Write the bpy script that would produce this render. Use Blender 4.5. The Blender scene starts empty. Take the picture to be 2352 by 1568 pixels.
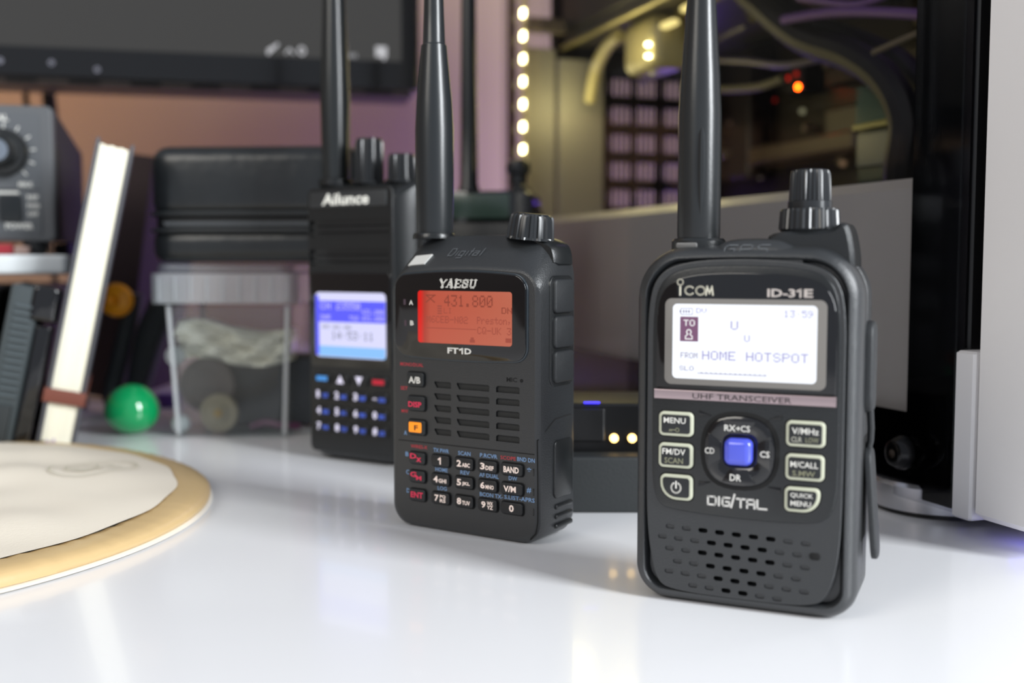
import bpy, bmesh, math, random
from math import sin, cos, pi, radians, tan, atan, sqrt
from mathutils import Vector, Matrix
from mathutils.geometry import tessellate_polygon

random.seed(7)
sc = bpy.context.scene
COL = sc.collection

# ------------------------------------------------------------------ camera
cam_d = bpy.data.cameras.new('camera')
cam = bpy.data.objects.new('camera', cam_d); COL.objects.link(cam)
cam.location = (0, 0, 0.09)
cam.rotation_euler = (radians(90 - 4.095), 0, 0)
cam_d.sensor_width = 22.3
cam_d.lens = 23.703
cam_d.clip_start = 0.01
cam_d.dof.use_dof = True
cam_d.dof.focus_distance = 0.324
cam_d.dof.aperture_fstop = 5.0
cam_d.dof.aperture_blades = 0
sc.camera = cam

# ------------------------------------------------------------------ world, light, exposure
w = bpy.data.worlds.new('world'); sc.world = w; w.use_nodes = True
w.node_tree.nodes['Background'].inputs[0].default_value = (0.82, 0.88, 1.0, 1)
w.node_tree.nodes['Background'].inputs[1].default_value = 0.52

def area(name, loc, target, sx, sy, watts, color):
    d = bpy.data.lights.new(name, 'AREA'); d.shape = 'RECTANGLE'; d.size = sx; d.size_y = sy
    d.energy = watts; d.color = color
    o = bpy.data.objects.new(name, d); COL.objects.link(o); o.location = loc
    o.rotation_euler = (Vector(target) - Vector(loc)).to_track_quat('-Z', 'Y').to_euler()
    return o
def point(name, loc, watts, color, r=0.02):
    d = bpy.data.lights.new(name, 'POINT'); d.energy = watts; d.color = color; d.shadow_soft_size = r
    o = bpy.data.objects.new(name, d); COL.objects.link(o); o.location = loc
    return o

area('window_light', (1.60, -0.85, 0.95), (0, 0.42, 0.05), 0.55, 1.2, 80, (0.93, 0.97, 1.0))
area('second_area_light', (-1.1, -0.7, 1.0), (-0.2, 0.45, 0.05), 0.7, 0.8, 11, (1.0, 0.95, 0.86))  # weaker warm area light from the front left
point('desk_lamp_glow', (-0.55, 0.93, 0.36), 1.3, (1.0, 0.50, 0.18), 0.08)
point('violet_glow', (0.15, 0.90, 0.11), 3.0, (0.26, 0.12, 1.0), 0.04)

sc.view_settings.view_transform = 'Standard'
sc.view_settings.look = 'None'
sc.view_settings.gamma = 1
sc.view_settings.use_curve_mapping = False
sc.view_settings.exposure = 0.0

# ------------------------------------------------------------------ materials
def lin(c):
    if isinstance(c, str):
        c = [int(c[i:i + 2], 16) / 255 for i in (0, 2, 4)]
        c = [x / 12.92 if x <= 0.04045 else ((x + 0.055) / 1.055) ** 2.4 for x in c]
    return (*c[:3], 1)
MATS = {}
def mat(name, color, rough=0.5, metal=0.0, emit=None, es=1.0, bump=0.0, bscale=400, coat=0.0, var=0.0, spec=0.5, noise='noise', trans=0.0):
    if name in MATS: return MATS[name]
    m = bpy.data.materials.new(name); m.use_nodes = True
    nt = m.node_tree; b = nt.nodes['Principled BSDF']
    b.inputs['Base Color'].default_value = lin(color)
    b.inputs['Roughness'].default_value = rough
    b.inputs['Metallic'].default_value = metal
    b.inputs['Coat Weight'].default_value = coat
    b.inputs['Coat Roughness'].default_value = 0.05
    b.inputs['Specular IOR Level'].default_value = spec
    b.inputs['Transmission Weight'].default_value = trans
    if emit is not None:
        b.inputs['Emission Color'].default_value = lin(emit); b.inputs['Emission Strength'].default_value = es
    if bump or var:
        tc = nt.nodes.new('ShaderNodeTexCoord')
        n = nt.nodes.new('ShaderNodeTexNoise'); n.inputs['Scale'].default_value = bscale; n.inputs['Detail'].default_value = 3
        nt.links.new(tc.outputs['Object'], n.inputs['Vector'])
        if bump:
            bp = nt.nodes.new('ShaderNodeBump'); bp.inputs['Strength'].default_value = bump; bp.inputs['Distance'].default_value = 0.0003
            nt.links.new(n.outputs['Fac'], bp.inputs['Height']); nt.links.new(bp.outputs['Normal'], b.inputs['Normal'])
        if var:
            mr = nt.nodes.new('ShaderNodeMapRange'); mr.inputs['To Min'].default_value = 1 - var; mr.inputs['To Max'].default_value = 1 + var
            nt.links.new(n.outputs['Fac'], mr.inputs['Value'])
            mx = nt.nodes.new('ShaderNodeVectorMath'); mx.operation = 'SCALE'
            mx.inputs[0].default_value = lin(color)[:3]
            nt.links.new(mr.outputs['Result'], mx.inputs['Scale']); nt.links.new(mx.outputs[0], b.inputs['Base Color'])
    MATS[name] = m
    return m
def clear(name, tint, body, frac, rough=0.05, ior=1.45):
    """thin see-through sheet: clear pass-through, a little body colour, and a surface reflection by fresnel"""
    m = bpy.data.materials.new(name); m.use_nodes = True; nt = m.node_tree; nt.nodes.clear()
    out = nt.nodes.new('ShaderNodeOutputMaterial')
    tr = nt.nodes.new('ShaderNodeBsdfTransparent'); tr.inputs[0].default_value = lin(tint)
    df = nt.nodes.new('ShaderNodeBsdfDiffuse'); df.inputs[0].default_value = lin(body)
    gl = nt.nodes.new('ShaderNodeBsdfGlossy'); gl.inputs['Roughness'].default_value = rough
    fr = nt.nodes.new('ShaderNodeFresnel'); fr.inputs[0].default_value = ior
    a = nt.nodes.new('ShaderNodeMixShader'); a.inputs[0].default_value = frac
    b = nt.nodes.new('ShaderNodeMixShader')
    nt.links.new(tr.outputs[0], a.inputs[1]); nt.links.new(df.outputs[0], a.inputs[2])
    ge = nt.nodes.new('ShaderNodeNewGeometry'); fb = nt.nodes.new('ShaderNodeMath'); fb.operation = 'MULTIPLY_ADD'     # surface reflection on the outer face only
    fb.inputs[1].default_value = -1; fb.inputs[2].default_value = 1; nt.links.new(ge.outputs['Backfacing'], fb.inputs[0])
    mu = nt.nodes.new('ShaderNodeMath'); mu.operation = 'MULTIPLY'; nt.links.new(fr.outputs[0], mu.inputs[0]); nt.links.new(fb.outputs[0], mu.inputs[1])
    nt.links.new(mu.outputs[0], b.inputs[0]); nt.links.new(a.outputs[0], b.inputs[1]); nt.links.new(gl.outputs[0], b.inputs[2])
    nt.links.new(b.outputs[0], out.inputs[0])
    MATS[name] = m
    return m

PLAST = mat('black_plastic', '26282a', 0.36, bump=0.35, bscale=2500, spec=.7)
PLAST2 = mat('black_plastic_smooth', '1c1e1f', 0.27, bump=0.15, bscale=2500)
PLAST3 = mat('dark_keypad_plastic', '232628', 0.5, bump=0.2, bscale=3000)
RUBBER = mat('black_rubber', '202224', 0.55, bump=0.3, bscale=1800)
KEYM = mat('key_rubber', '17181a', 0.45)
LENS = mat('gloss_black_lens', '08080a', 0.06, coat=0.6, spec=0.45)
HOLE = mat('dark_hole', '050505', 0.8)
FAB = mat('speaker_cloth', '30302f', 0.9, bump=0.6, bscale=3000)
WHITEP = mat('white_print', 'e6e4dc', 0.5, emit='d8d6cf', es=0.0)
SILVERP = mat('silver_print', 'c9bfb8', 0.35, metal=0.3)
GREYP = mat('grey_print', '8a897f', 0.5)
REDP = mat('red_print', 'c23a44', 0.5)
PINKP = mat('crimson_print', 'e8365a', 0.5)
BLUEP = mat('pale_blue_print', '7fa3cf', 0.5)
CHROME = mat('bright_metal', 'd5d5d5', 0.18, metal=1.0)
DARKMET = mat('dark_metal', '2c2c2e', 0.25, metal=0.8)
GOLD = mat('gold', 'd9a94c', 0.25, metal=1.0)

# ------------------------------------------------------------------ mesh helpers
class MB:
    def __init__(s): s.v = []; s.f = []; s.M = Matrix.Identity(4)
    def add(s, vs, fs):
        b = len(s.v)
        s.v += [tuple(s.M @ Vector(p)) for p in vs]
        s.f += [tuple(b + i for i in f) for f in fs]
        return s
    def build(s, name, material, parent=None, smooth=True, ang=35, fix=True):
        me = bpy.data.meshes.new(name)
        me.from_pydata(s.v, [], s.f)
        if fix:
            bm = bmesh.new(); bm.from_mesh(me)
            bmesh.ops.recalc_face_normals(bm, faces=bm.faces)
            bm.to_mesh(me); bm.free()
        if smooth:
            me.shade_smooth(); me.set_sharp_from_angle(angle=radians(ang))
        me.materials.append(material)
        o = bpy.data.objects.new(name, me); COL.objects.link(o)
        if parent is not None: o.parent = parent
        return o

def D(u, v, wv):                       # device millimetres: right, up, towards the viewer -> local metres
    return (u / 1000, -wv / 1000, v / 1000)

def loft(mb, rings, cap0=True, cap1=True, holes=(), f=D):
    """rings: lists of (u,v,w). holes: (outline2d, depth) cut into the first cap."""
    n = len(rings[0])
    vs = [f(*p) for r in rings for p in r]; fs = []
    for k in range(len(rings) - 1):
        for i in range(n):
            j = (i + 1) % n
            fs.append((k * n + i, k * n + j, (k + 1) * n + j, (k + 1) * n + i))
    if cap1: fs.append(tuple(range((len(rings) - 1) * n, len(rings) * n)))
    if cap0 and not holes: fs.append(tuple(range(n)))
    mb.add(vs, fs)
    if cap0 and holes:
        loops = [[Vector((p[0], p[1], 0)) for p in rings[0]]]
        w0 = rings[0][0][2]
        allp = list(rings[0])
        for h, dp in holes:
            loops.append([Vector((p[0], p[1], 0)) for p in h]); allp += [(p[0], p[1], w0) for p in h]
        tris = tessellate_polygon(loops)
        mb.add([f(*p) for p in allp], [tuple(t) for t in tris])
        for h, dp in holes:
            m = len(h)
            mb.add([f(p[0], p[1], w0) for p in h] + [f(p[0], p[1], w0 - dp) for p in h],
                   [(i, (i + 1) % m, m + (i + 1) % m, m + i) for i in range(m)] + [tuple(range(m, 2 * m))])
    return mb

def rr(u0, v0, u1, v1, r, n=8, top=0.0, bot=0.0, m=8):
    """rounded rectangle, counter-clockwise from the bottom edge; r = radii bl, br, tr, tl; top/bot bulge the edges"""
    if not isinstance(r, (tuple, list)): r = (r,) * 4
    cs = [(u0 + r[0], v0 + r[0], pi, r[0]), (u1 - r[1], v0 + r[1], 1.5 * pi, r[1]),
          (u1 - r[2], v1 - r[2], 0, r[2]), (u0 + r[3], v1 - r[3], .5 * pi, r[3])]
    P = []
    for k, (cx, cy, a0, q) in enumerate(cs):
        for i in range(n + 1):
            a = a0 + .5 * pi * i / n
            P.append((cx + q * cos(a), cy + q * sin(a)))
        nx = cs[(k + 1) % 4]; a1 = nx[2]
        A = P[-1]; B = (nx[0] + nx[3] * cos(a1), nx[1] + nx[3] * sin(a1))
        for i in range(1, m):
            t = i / m; P.append((A[0] + (B[0] - A[0]) * t, A[1] + (B[1] - A[1]) * t))
    if top or bot:
        uc = (u0 + u1) / 2; hw = (u1 - u0) / 2; vc = (v0 + v1) / 2; hh = (v1 - v0) / 2
        Q = []
        for (u, v) in P:
            k = 1 - ((u - uc) / hw) ** 2
            s = (v - vc) / hh
            Q.append((u, v + (top * k * max(s, 0) if s > 0 else -bot * k * -s)))
        P = Q
    return P
def ring(out, wv): return [(u, v, wv) for u, v in out]
def inset(out, d):
    n = len(out); R = []
    for i in range(n):
        a = out[i - 1]; b = out[(i + 1) % n]
        tx, ty = b[0] - a[0], b[1] - a[1]; L = math.hypot(tx, ty) or 1
        R.append((out[i][0] - ty / L * d, out[i][1] + tx / L * d))
    return R
def chaikin(P, k=3):
    for _ in range(k):
        Q = []
        for i in range(len(P)):
            a, b = P[i], P[(i + 1) % len(P)]
            Q += [(.75 * a[0] + .25 * b[0], .75 * a[1] + .25 * b[1]), (.25 * a[0] + .75 * b[0], .25 * a[1] + .75 * b[1])]
        P = Q
    return P
def slab(mb, out, w0, w1, bev=0.3, steps=3, holes=(), back=0.0, f=D):
    """outline pushed from w0 (back) to w1 (front) with a rounded front edge"""
    R = []
    for i in range(steps + 1):
        a = .5 * pi * i / steps
        R.append(ring(inset(out, bev * (1 - sin(a))), w1 - bev * (1 - cos(a))))
    R.append(ring(out, w0 + back))
    if back: R.append(ring(inset(out, back), w0))
    return loft(mb, R, holes=holes, f=f)
def rbox(mb, u0, v0, u1, v1, w0, w1, r=0.5, bev=0.2, holes=(), back=0.0, n=5):
    return slab(mb, rr(u0, v0, u1, v1, r, n=n, m=2), w0, w1, bev, holes=holes, back=back)
def box(mb, x0, y0, z0, x1, y1, z1, b=0.0):
    """metre box with chamfered edges"""
    if b <= 0:
        vs = [(x, y, z) for z in (z0, z1) for y in (y0, y1) for x in (x0, x1)]
        return mb.add(vs, [(0, 1, 3, 2), (4, 6, 7, 5), (0, 4, 5, 1), (2, 3, 7, 6), (0, 2, 6, 4), (1, 5, 7, 3)])
    def o(i):
        return [(x0 + i + b, y0 + i), (x1 - i - b, y0 + i), (x1 - i, y0 + i + b), (x1 - i, y1 - i - b), (x1 - i - b, y1 - i), (x0 + i + b, y1 - i), (x0 + i, y1 - i - b), (x0 + i, y0 + i + b)]
    R = [(b, z0), (0, z0 + b), (0, z1 - b), (b, z1)]
    vs = [(x, y, z) for i, z in R for x, y in o(i)]; fs = []
    for k in range(3):
        for i in range(8): fs.append((k * 8 + i, k * 8 + (i + 1) % 8, (k + 1) * 8 + (i + 1) % 8, (k + 1) * 8 + i))
    fs += [tuple(range(8)), tuple(range(24, 32))]
    return mb.add(vs, fs)
def softbox(mb, x0, y0, z0, x1, y1, z1, r, rv=None, n=6):
    """box with rounded vertical corners r and rounded top/bottom edges rv"""
    rv = rv or r * .5
    R = []
    for i in range(n + 1):
        a = .5 * pi * i / n; R.append((rv * (1 - sin(a)), z0 + rv * (1 - cos(a))))
    for i in range(n + 1):
        a = .5 * pi * i / n; R.append((rv * (1 - cos(a)), z1 - rv * (1 - sin(a))))
    base = rr(x0, y0, x1, y1, r, n=6, m=3)
    rings = [[(p[0], p[1], z) for p in inset(base, i)] for i, z in R]
    return loft(mb, rings, f=lambda a, b, c: (a, b, c))
def lathe(mb, prof, c=(0, 0, 0), n=32, rib=None, cap=True):
    """profile (r, z) about z; rib = (count, depth, z0, z1)"""
    vs = []; fs = []
    for (r, z) in prof:
        for i in range(n):
            a = 2 * pi * i / n; q = r
            if rib and rib[2] <= z <= rib[3]:
                ph = (i * rib[0] / n) % 1.0
                q = r - rib[1] * (1 if ph >= .5 else 0)
            vs.append((c[0] + q * cos(a), c[1] + q * sin(a), c[2] + z))
    m = len(prof)
    for k in range(m - 1):
        for i in range(n):
            fs.append((k * n + i, k * n + (i + 1) % n, (k + 1) * n + (i + 1) % n, (k + 1) * n + i))
    if cap: fs += [tuple(range(n)), tuple(range((m - 1) * n, m * n))]
    return mb.add(vs, fs)
def tube(mb, pts, r, n=10, flat=1.0):
    P = [Vector(p) for p in pts]; vs = []; fs = []; up = Vector((0, 0, 1)); prev = None
    for i, p in enumerate(P):
        t = (P[min(i + 1, len(P) - 1)] - P[max(i - 1, 0)]).normalized()
        if prev is None:
            s = t.cross(up)
            if s.length < 1e-3: s = t.cross(Vector((1, 0, 0)))
            s.normalize()
        else:
            s = (prev - t * prev.dot(t)).normalized()
        prev = s; q = t.cross(s)
        rad = r[i] if isinstance(r, (list, tuple)) else r
        for k in range(n):
            a = 2 * pi * k / n; vs.append(tuple(p + s * cos(a) * rad + q * sin(a) * rad * flat))
    for i in range(len(P) - 1):
        for k in range(n): fs.append((i * n + k, i * n + (k + 1) % n, (i + 1) * n + (k + 1) % n, (i + 1) * n + k))
    fs += [tuple(range(n)), tuple(range((len(P) - 1) * n, len(P) * n))]
    return mb.add(vs, fs)
def spline(P, k=8):
    P = [Vector(p) for p in P]; out = []
    for i in range(len(P) - 1):
        a, b, c, d = P[max(i - 1, 0)], P[i], P[i + 1], P[min(i + 2, len(P) - 1)]
        for j in range(k):
            t = j / k
            out.append(.5 * ((2 * b) + (c - a) * t + (2 * a - 5 * b + 4 * c - d) * t * t + (3 * b - a - 3 * c + d) * t ** 3))
    out.append(P[-1]); return out

# lettering: outlines of the built-in font fitted to a box in device millimetres
_T = {}
def glyphs(s, bold):
    k = (s, bold)
    if k not in _T:
        c = bpy.data.curves.new('t', 'FONT'); c.body = s; c.offset = bold; c.resolution_u = 2
        o = bpy.data.objects.new('t', c); m = bpy.data.meshes.new_from_object(o)
        _T[k] = ([(v.co.x, v.co.y) for v in m.vertices], [tuple(p.vertices) for p in m.polygons])
        bpy.data.objects.remove(o); bpy.data.curves.remove(c); bpy.data.meshes.remove(m)
    return _T[k]
def text(mb, s, u, v, wd, ht, wv, bold=0.012, shear=0.0, f=D):
    """bounding box lower left corner (u, v), size wd x ht, at depth wv"""
    V, F = glyphs(s, bold)
    x0 = min(p[0] for p in V); x1 = max(p[0] for p in V); y0 = min(p[1] for p in V); y1 = max(p[1] for p in V)
    vs = []
    for x, y in V:
        a = (x - x0) / (x1 - x0) * (wd - shear * ht); b = (y - y0) / (y1 - y0) * ht
        vs.append(f(u + a + shear * b, v + b, wv))
    return mb.add(vs, F)
def strokes(mb, lines, u, v, su, sv, th, wv, shear=0.0, f=D):
    """letters drawn as thick strokes; lines: list of point lists on a unit grid"""
    for L in lines:
        for i in range(len(L) - 1):
            a = Vector((L[i][0] * su, L[i][1] * sv)); b = Vector((L[i + 1][0] * su, L[i + 1][1] * sv))
            d = (b - a); 
            if d.length == 0: continue
            d.normalize(); n = Vector((-d.y, d.x)) * th / 2; a2 = a - d * th / 2; b2 = b + d * th / 2
            q = [a2 - n, b2 - n, b2 + n, a2 + n]
            mb.add([f(u + p.x + shear * p.y, v + p.y, wv) for p in q], [(0, 1, 2, 3)])
    return mb
def arcpts(cx, cy, rx, ry, a0, a1, n=12):
    return [(cx + rx * cos(radians(a0 + (a1 - a0) * i / n)), cy + ry * sin(radians(a0 + (a1 - a0) * i / n))) for i in range(n + 1)]
PX = {'0': '3E5149453E', '1': '00427F4000', '2': '7249494946', '3': '2141494D33', '4': '1814127F10', '5': '2745454539', '6': '3C4A494931',
      '7': '4121110907', '8': '3649494936', '9': '464949291E', ':': '0000140000', '.': '0060600000', ',': '0050300000', '-': '0808080808',
      'A': '7C1211127C', 'B': '7F49494936', 'C': '3E41414122', 'D': '7F4141413E', 'E': '7F49494941', 'F': '7F09090901', 'G': '3E41415173',
      'H': '7F0808087F', 'I': '00417F4100', 'K': '7F08142241', 'L': '7F40404040', 'M': '7F021C027F', 'N': '7F0408107F', 'O': '3E4141413E',
      'P': '7F09090906', 'Q': '3E4151215E', 'R': '7F09192946', 'S': '2649494932', 'T': '01017F0101', 'U': '3F4040403F', 'V': '1F2040201F',
      'W': '3F4038403F', 'X': '6314081463', 'e': '3854545418', 's': '4854545424', 't': '04043F4424', 'o': '3844444438', 'n': '7C08040478', 'r': '7C08040408', ' ': '0000000000'}
def pixels(mb, s, u, v, wd, ht, wv, gap=0.0, f=D):
    n = len(s); cw = wd / (n * 6 - 1); ch = ht / 7
    for k, chh in enumerate(s):
        h = PX[chh]
        for c in range(5):
            col = int(h[2 * c:2 * c + 2], 16)
            for r in range(7):
                if col >> r & 1:
                    a = u + (k * 6 + c) * cw; b = v + (6 - r) * ch
                    g = cw * gap / 2
                    mb.add([f(a + g, b + g, wv), f(a + cw - g, b + g, wv), f(a + cw - g, b + ch - g, wv), f(a + g, b + ch - g, wv)], [(0, 1, 2, 3)])
    return mb
def rect(mb, u0, v0, u1, v1, wv, f=D):
    return mb.add([f(u0, v0, wv), f(u1, v0, wv), f(u1, v1, wv), f(u0, v1, wv)], [(0, 1, 2, 3)])

def empty(name, loc, rot=(0, 0, 0)):
    o = bpy.data.objects.new(name, None); COL.objects.link(o); o.location = loc; o.rotation_euler = rot
    o.empty_display_size = 0.01
    return o
def tag(o, label=None, cat=None, group=None, kind=None):
    if label: o['label'] = label
    if cat: o['category'] = cat
    if group: o['group'] = group
    if kind: o['kind'] = kind
    return o

# ------------------------------------------------------------------ room
def deskmat():
    m = mat('white_gloss_laminate', 'ececee', 0.22, coat=0.25, var=0.012, bscale=6)
    return m
floor = MB(); box(floor, -3, -2.5, -0.76, 3, 1.2, -0.74); tag(floor.build('floor', mat('wood_floor', '8d7258', 0.5, var=0.2, bscale=5), smooth=False), kind='structure')
wb = MB(); box(wb, -3, 1.16, -0.74, 3, 1.2, 1.8); tag(wb.build('wall_back', mat('wall_paint', 'a18b72', 0.85, bump=0.3, bscale=120), smooth=False), kind='structure')
wl = MB(); box(wl, -3.04, -2.5, -0.74, -3, 1.2, 1.8); tag(wl.build('wall_left', mat('wall_paint_left', '9c9089', 0.85), smooth=False), kind='structure')
bb = MB(); box(bb, -2.998, 1.145, -0.74, 2.998, 1.159, -0.66, .002); tag(bb.build('baseboard_back', mat('baseboard_white', 'd5d2cc', 0.5), smooth=False), kind='structure')

desk = empty('desk', (0, 0.39, -0.74)); tag(desk, 'white glossy desk that everything stands on', 'desk')
m_ = MB(); box(m_, -1.0, -0.72, 0.712, 1.0, 0.74, 0.74, .0015); m_.build('tabletop', deskmat(), desk, smooth=False)
for x in (-0.95, 0.9):
    for y in (-0.67, 0.64):
        m_ = MB(); box(m_, x, y, 0, x + .05, y + .05, 0.712, .003); m_.build('leg', mat('white_leg', 'dddddd', 0.4), desk, smooth=False)

# ------------------------------------------------------------------ ICOM radio (front right)
def emis(name, col, st): return mat(name, '101010', 0.5, emit=col, es=st)
def make_icom():
    R = empty('handheld_radio', (0.06087, 0.2766, 0), (0, 0, radians(-24.2)))
    tag(R, 'black handheld radio nearest the camera with bright white display and blue joystick', 'radio')
    bo = rr(-31, 0.2, 27, 93.8, (9, 8, 12.5, 12.5), n=16, m=20, top=.9, bot=.3)
    mb = MB()
    rings = [ring(inset(bo, 4.2), -2.6), ring(inset(bo, 3.6), -.5), ring(inset(bo, 3.0), 0), ring(inset(bo, 1.9), -.5), ring(inset(bo, .9), -1.6),
             ring(inset(bo, .25), -3.2), ring(bo, -5), ring(bo, -11), ring(inset(bo, .35), -11.3), ring(inset(bo, .35), -11.9), ring(bo, -12.2), ring(bo, -21),
             ring(inset(bo, .7), -23.5), ring(inset(bo, 2.5), -25)]
    loft(mb, rings)
    mb.build('body', PLAST, R)
    # face plate with the loudspeaker holes cut through it
    fp = chaikin([(-27.2, 60), (-27.2, 34), (-27, 22), (-26, 13), (-24.2, 5.5), (-20, 3.3), (0, 3.0), (17, 3.4), (20.7, 7), (22.8, 16), (23.4, 30), (23.4, 60),
                  (23.4, 79), (21, 87), (14, 90.4), (-2, 91.4), (-18, 90.6), (-25, 87), (-27.2, 79)], 3)
    holes = []
    def slot(u, v, dp): holes.append((rr(u - 1.25, v - .62, u + 1.25, v + .62, .6, n=3, m=1), dp))
    rows = [(20.5, -20.5, 9, -.12, (2, 6)), (17.6, -22.6, 9, -.14, (3, 6)), (14.6, -20.6, 9, -.15, (2, 6)), (11.3, -18.4, 8, -.15, (2, 5)), (8.4, -20.7, 9, -.16, (3, 5)), (5.3, -14.2, 6, -.17, (2, 3))]
    pit = MB()
    for v0, u0, n, dv, (a, b) in rows:
        for i in range(n):
            deep = a <= i <= b
            slot(u0 + i * 4.4, v0 + dv * i, 2.2 if deep else .45)
            if deep: rbox(pit, u0 + i * 4.4 - 1.1, v0 + dv * i - .5, u0 + i * 4.4 + 1.1, v0 + dv * i + .5, -1.75, -1.5, .4, .05)
    mb = MB(); slab(mb, fp, -2.5, .45, .35, holes=holes)
    face = mb.build('face_plate', PLAST, R, ang=28)
    pit.build('speaker_cloth', HOLE, face)
    mb = MB(); rbox(mb, 15.6, 15.6, 18.4, 17.4, .4, .75, .8, .25); rbox(mb, 16.2, 16.1, 17.8, 16.9, .7, .78, .35, .02)
    mb.build('microphone_port', HOLE, face)
    # key panel
    kp = chaikin([(-25.6, 60), (-25.6, 40), (-25.4, 31), (-23.6, 26.2), (-19, 25), (0, 24.2), (15, 24.6), (20, 26), (22.1, 31), (22.3, 40), (22.3, 60), (22.3, 79), (19.8, 86.2), (13.5, 88.9), (-2, 89.7), (-17, 89.1), (-23.2, 86), (-25.6, 79)], 3)
    mb = MB(); slab(mb, kp, .3, 1.0, .4); mb.build('key_panel', PLAST2, R)
    ln = chaikin([(-24.4, 66), (-24.4, 57.6), (-24.3, 57.3), (-2, 57.3), (21.3, 57.3), (21.5, 57.6), (21.5, 66), (21.5, 79), (18.6, 84.8), (12.5, 87), (-2, 88), (-16, 87.3), (-21.8, 84.6), (-24.4, 79)], 3)
    mb = MB(); slab(mb, ln, .8, 1.8, .35); lens = mb.build('display_lens', LENS, R)
    mb = MB(); rbox(mb, -22.1, 58.6, 19.0, 81.0, 1.7, 1.86, 1.8, .03, n=8); mb.build('display_frame', mat('warm_grey_frame', '77736e', 0.5), lens)
    mb = MB(); rbox(mb, -20.0, 60.2, 16.7, 79.6, 1.8, 1.92, 1.2, .02, n=8)
    mb.build('screen', emis('white_backlight', 'f3f7ff', 1.15), lens, fix=True)
    W = 1.96
    t = MB()
    pixels(t, 'DV', -13.8, 77.3, 2.7, 1.25, W); pixels(t, '13:59', 8.5, 76.6, 7.1, 1.75, W)
    pixels(t, 'U', -4.8, 73.2, 1.9, 2.2, W); pixels(t, 'U', -1.3, 70.2, 1.4, 1.7, W)
    pixels(t, 'HOME HOTSPOT', -12.1, 65.3, 26.8, 2.3, W)
    t.build('lettering', emis('lcd_pale_violet', 'b0ace0', .85), lens, smooth=False, fix=False)
    t = MB()
    pixels(t, 'FROM', -17.8, 65.5, 4.5, 1.5, W); pixels(t, 'SLO', -18.1, 62.3, 3.8, 1.2, W)
    rect(t, -13.3, 61.65, 4.5, 61.85, W)
    for i in range(14): rect(t, -12.3 + i * 1.25, 61.85, -12.1 + i * 1.25, 62.15, W)
    for a in ((-17.9, 76.8, -14.7, 76.95), (-17.9, 78.35, -14.7, 78.5), (-14.85, 76.8, -14.7, 78.5), (-17.9, 76.8, -17.75, 78.5), (-18.15, 77.3, -17.9, 78), (-17.3, 77.3, -16.9, 78), (-16.6, 77.3, -16.2, 78), (-15.9, 77.3, -15.5, 78)): rect(t, *a, W)
    t.build('lettering', emis('lcd_grey_violet', '9a96bc', .75), lens, smooth=False, fix=False)
    t = MB(); rect(t, -18.0, 69.9, -13.2, 76.3, W); t.build('highlight_block', emis('lcd_plum', '8a5a80', .75), lens, smooth=False)
    t = MB(); pixels(t, 'TO', -17.1, 73.9, 3.0, 1.6, W + .04, gap=0)
    strokes(t, [arcpts(.5, .72, .28, .22, -60, 240, 10), [(.36, .5), (0.08, .3), (0.08, .05), (.92, .05), (.92, .3), (.64, .5)]], -16.7, 70.4, 2.1, 2.7, .25, W + .04)
    t.build('lettering', emis('lcd_white_text', 'ffffff', 1.0), lens, smooth=False, fix=False)
    # maker's name: small i with a ring dot, then COM
    t = MB()
    strokes(t, [[(0, 0), (0, 1)]], -18.1, 81.95, 1, 2.0, .5, W - .1)
    strokes(t, [arcpts(0, 0, 1, 1, 0, 360, 20)], -18.1, 85.2, .75, .75, .32, W - .1)
    strokes(t, [arcpts(0, 0, 1, 1, 45, 315, 16)], -15.6, 83.05, 1.15, 1.05, .42, W - .1)
    strokes(t, [arcpts(0, 0, 1, 1, 0, 360, 20)], -12.75, 83.05, 1.15, 1.05, .42, W - .1)
    strokes(t, [[(0, 0), (.15, 1), (.5, .15), (.85, 1), (1, 0)]], -11.3, 82.0, 1.8, 2.15, .4, W - .1)
    t.build('lettering', mat('maker_print', 'cfcbb9', 0.5), lens, smooth=False, fix=False)
    t = MB(); text(t, 'ID-3', 4.3, 81.6, 6.9, 2.1, W - .1, bold=.03); strokes(t, [[(0, .8), (1, 1), (1, 0)]], 11.75, 81.8, .7, 1.7, .5, W - .1); text(t, 'E', 13.3, 81.6, 2.2, 2.1, W - .1, bold=.03); t.build('lettering', SILVERP, lens, smooth=False, fix=False)
    # silver band
    mb = MB(); slab(mb, [(-24.9, 54.6), (21.5, 54.6), (21.5, 57.15), (-24.9, 57.15)], .8, 1.6, .25)
    band = mb.build('name_band', mat('brushed_rose_silver', 'a9979a', 0.3, metal=0.6), R)
    t = MB(); text(t, 'UHF TRANSCEIVER', -14.6, 55.0, 25.3, 1.45, 1.64, bold=.004); t.build('lettering', mat('dark_print', '2b2426', .5), band, smooth=False, fix=False)
    # buttons
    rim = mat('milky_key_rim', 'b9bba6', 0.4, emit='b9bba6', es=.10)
    cap = mat('key_cap_black', '1c1e20', 0.4)
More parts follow.
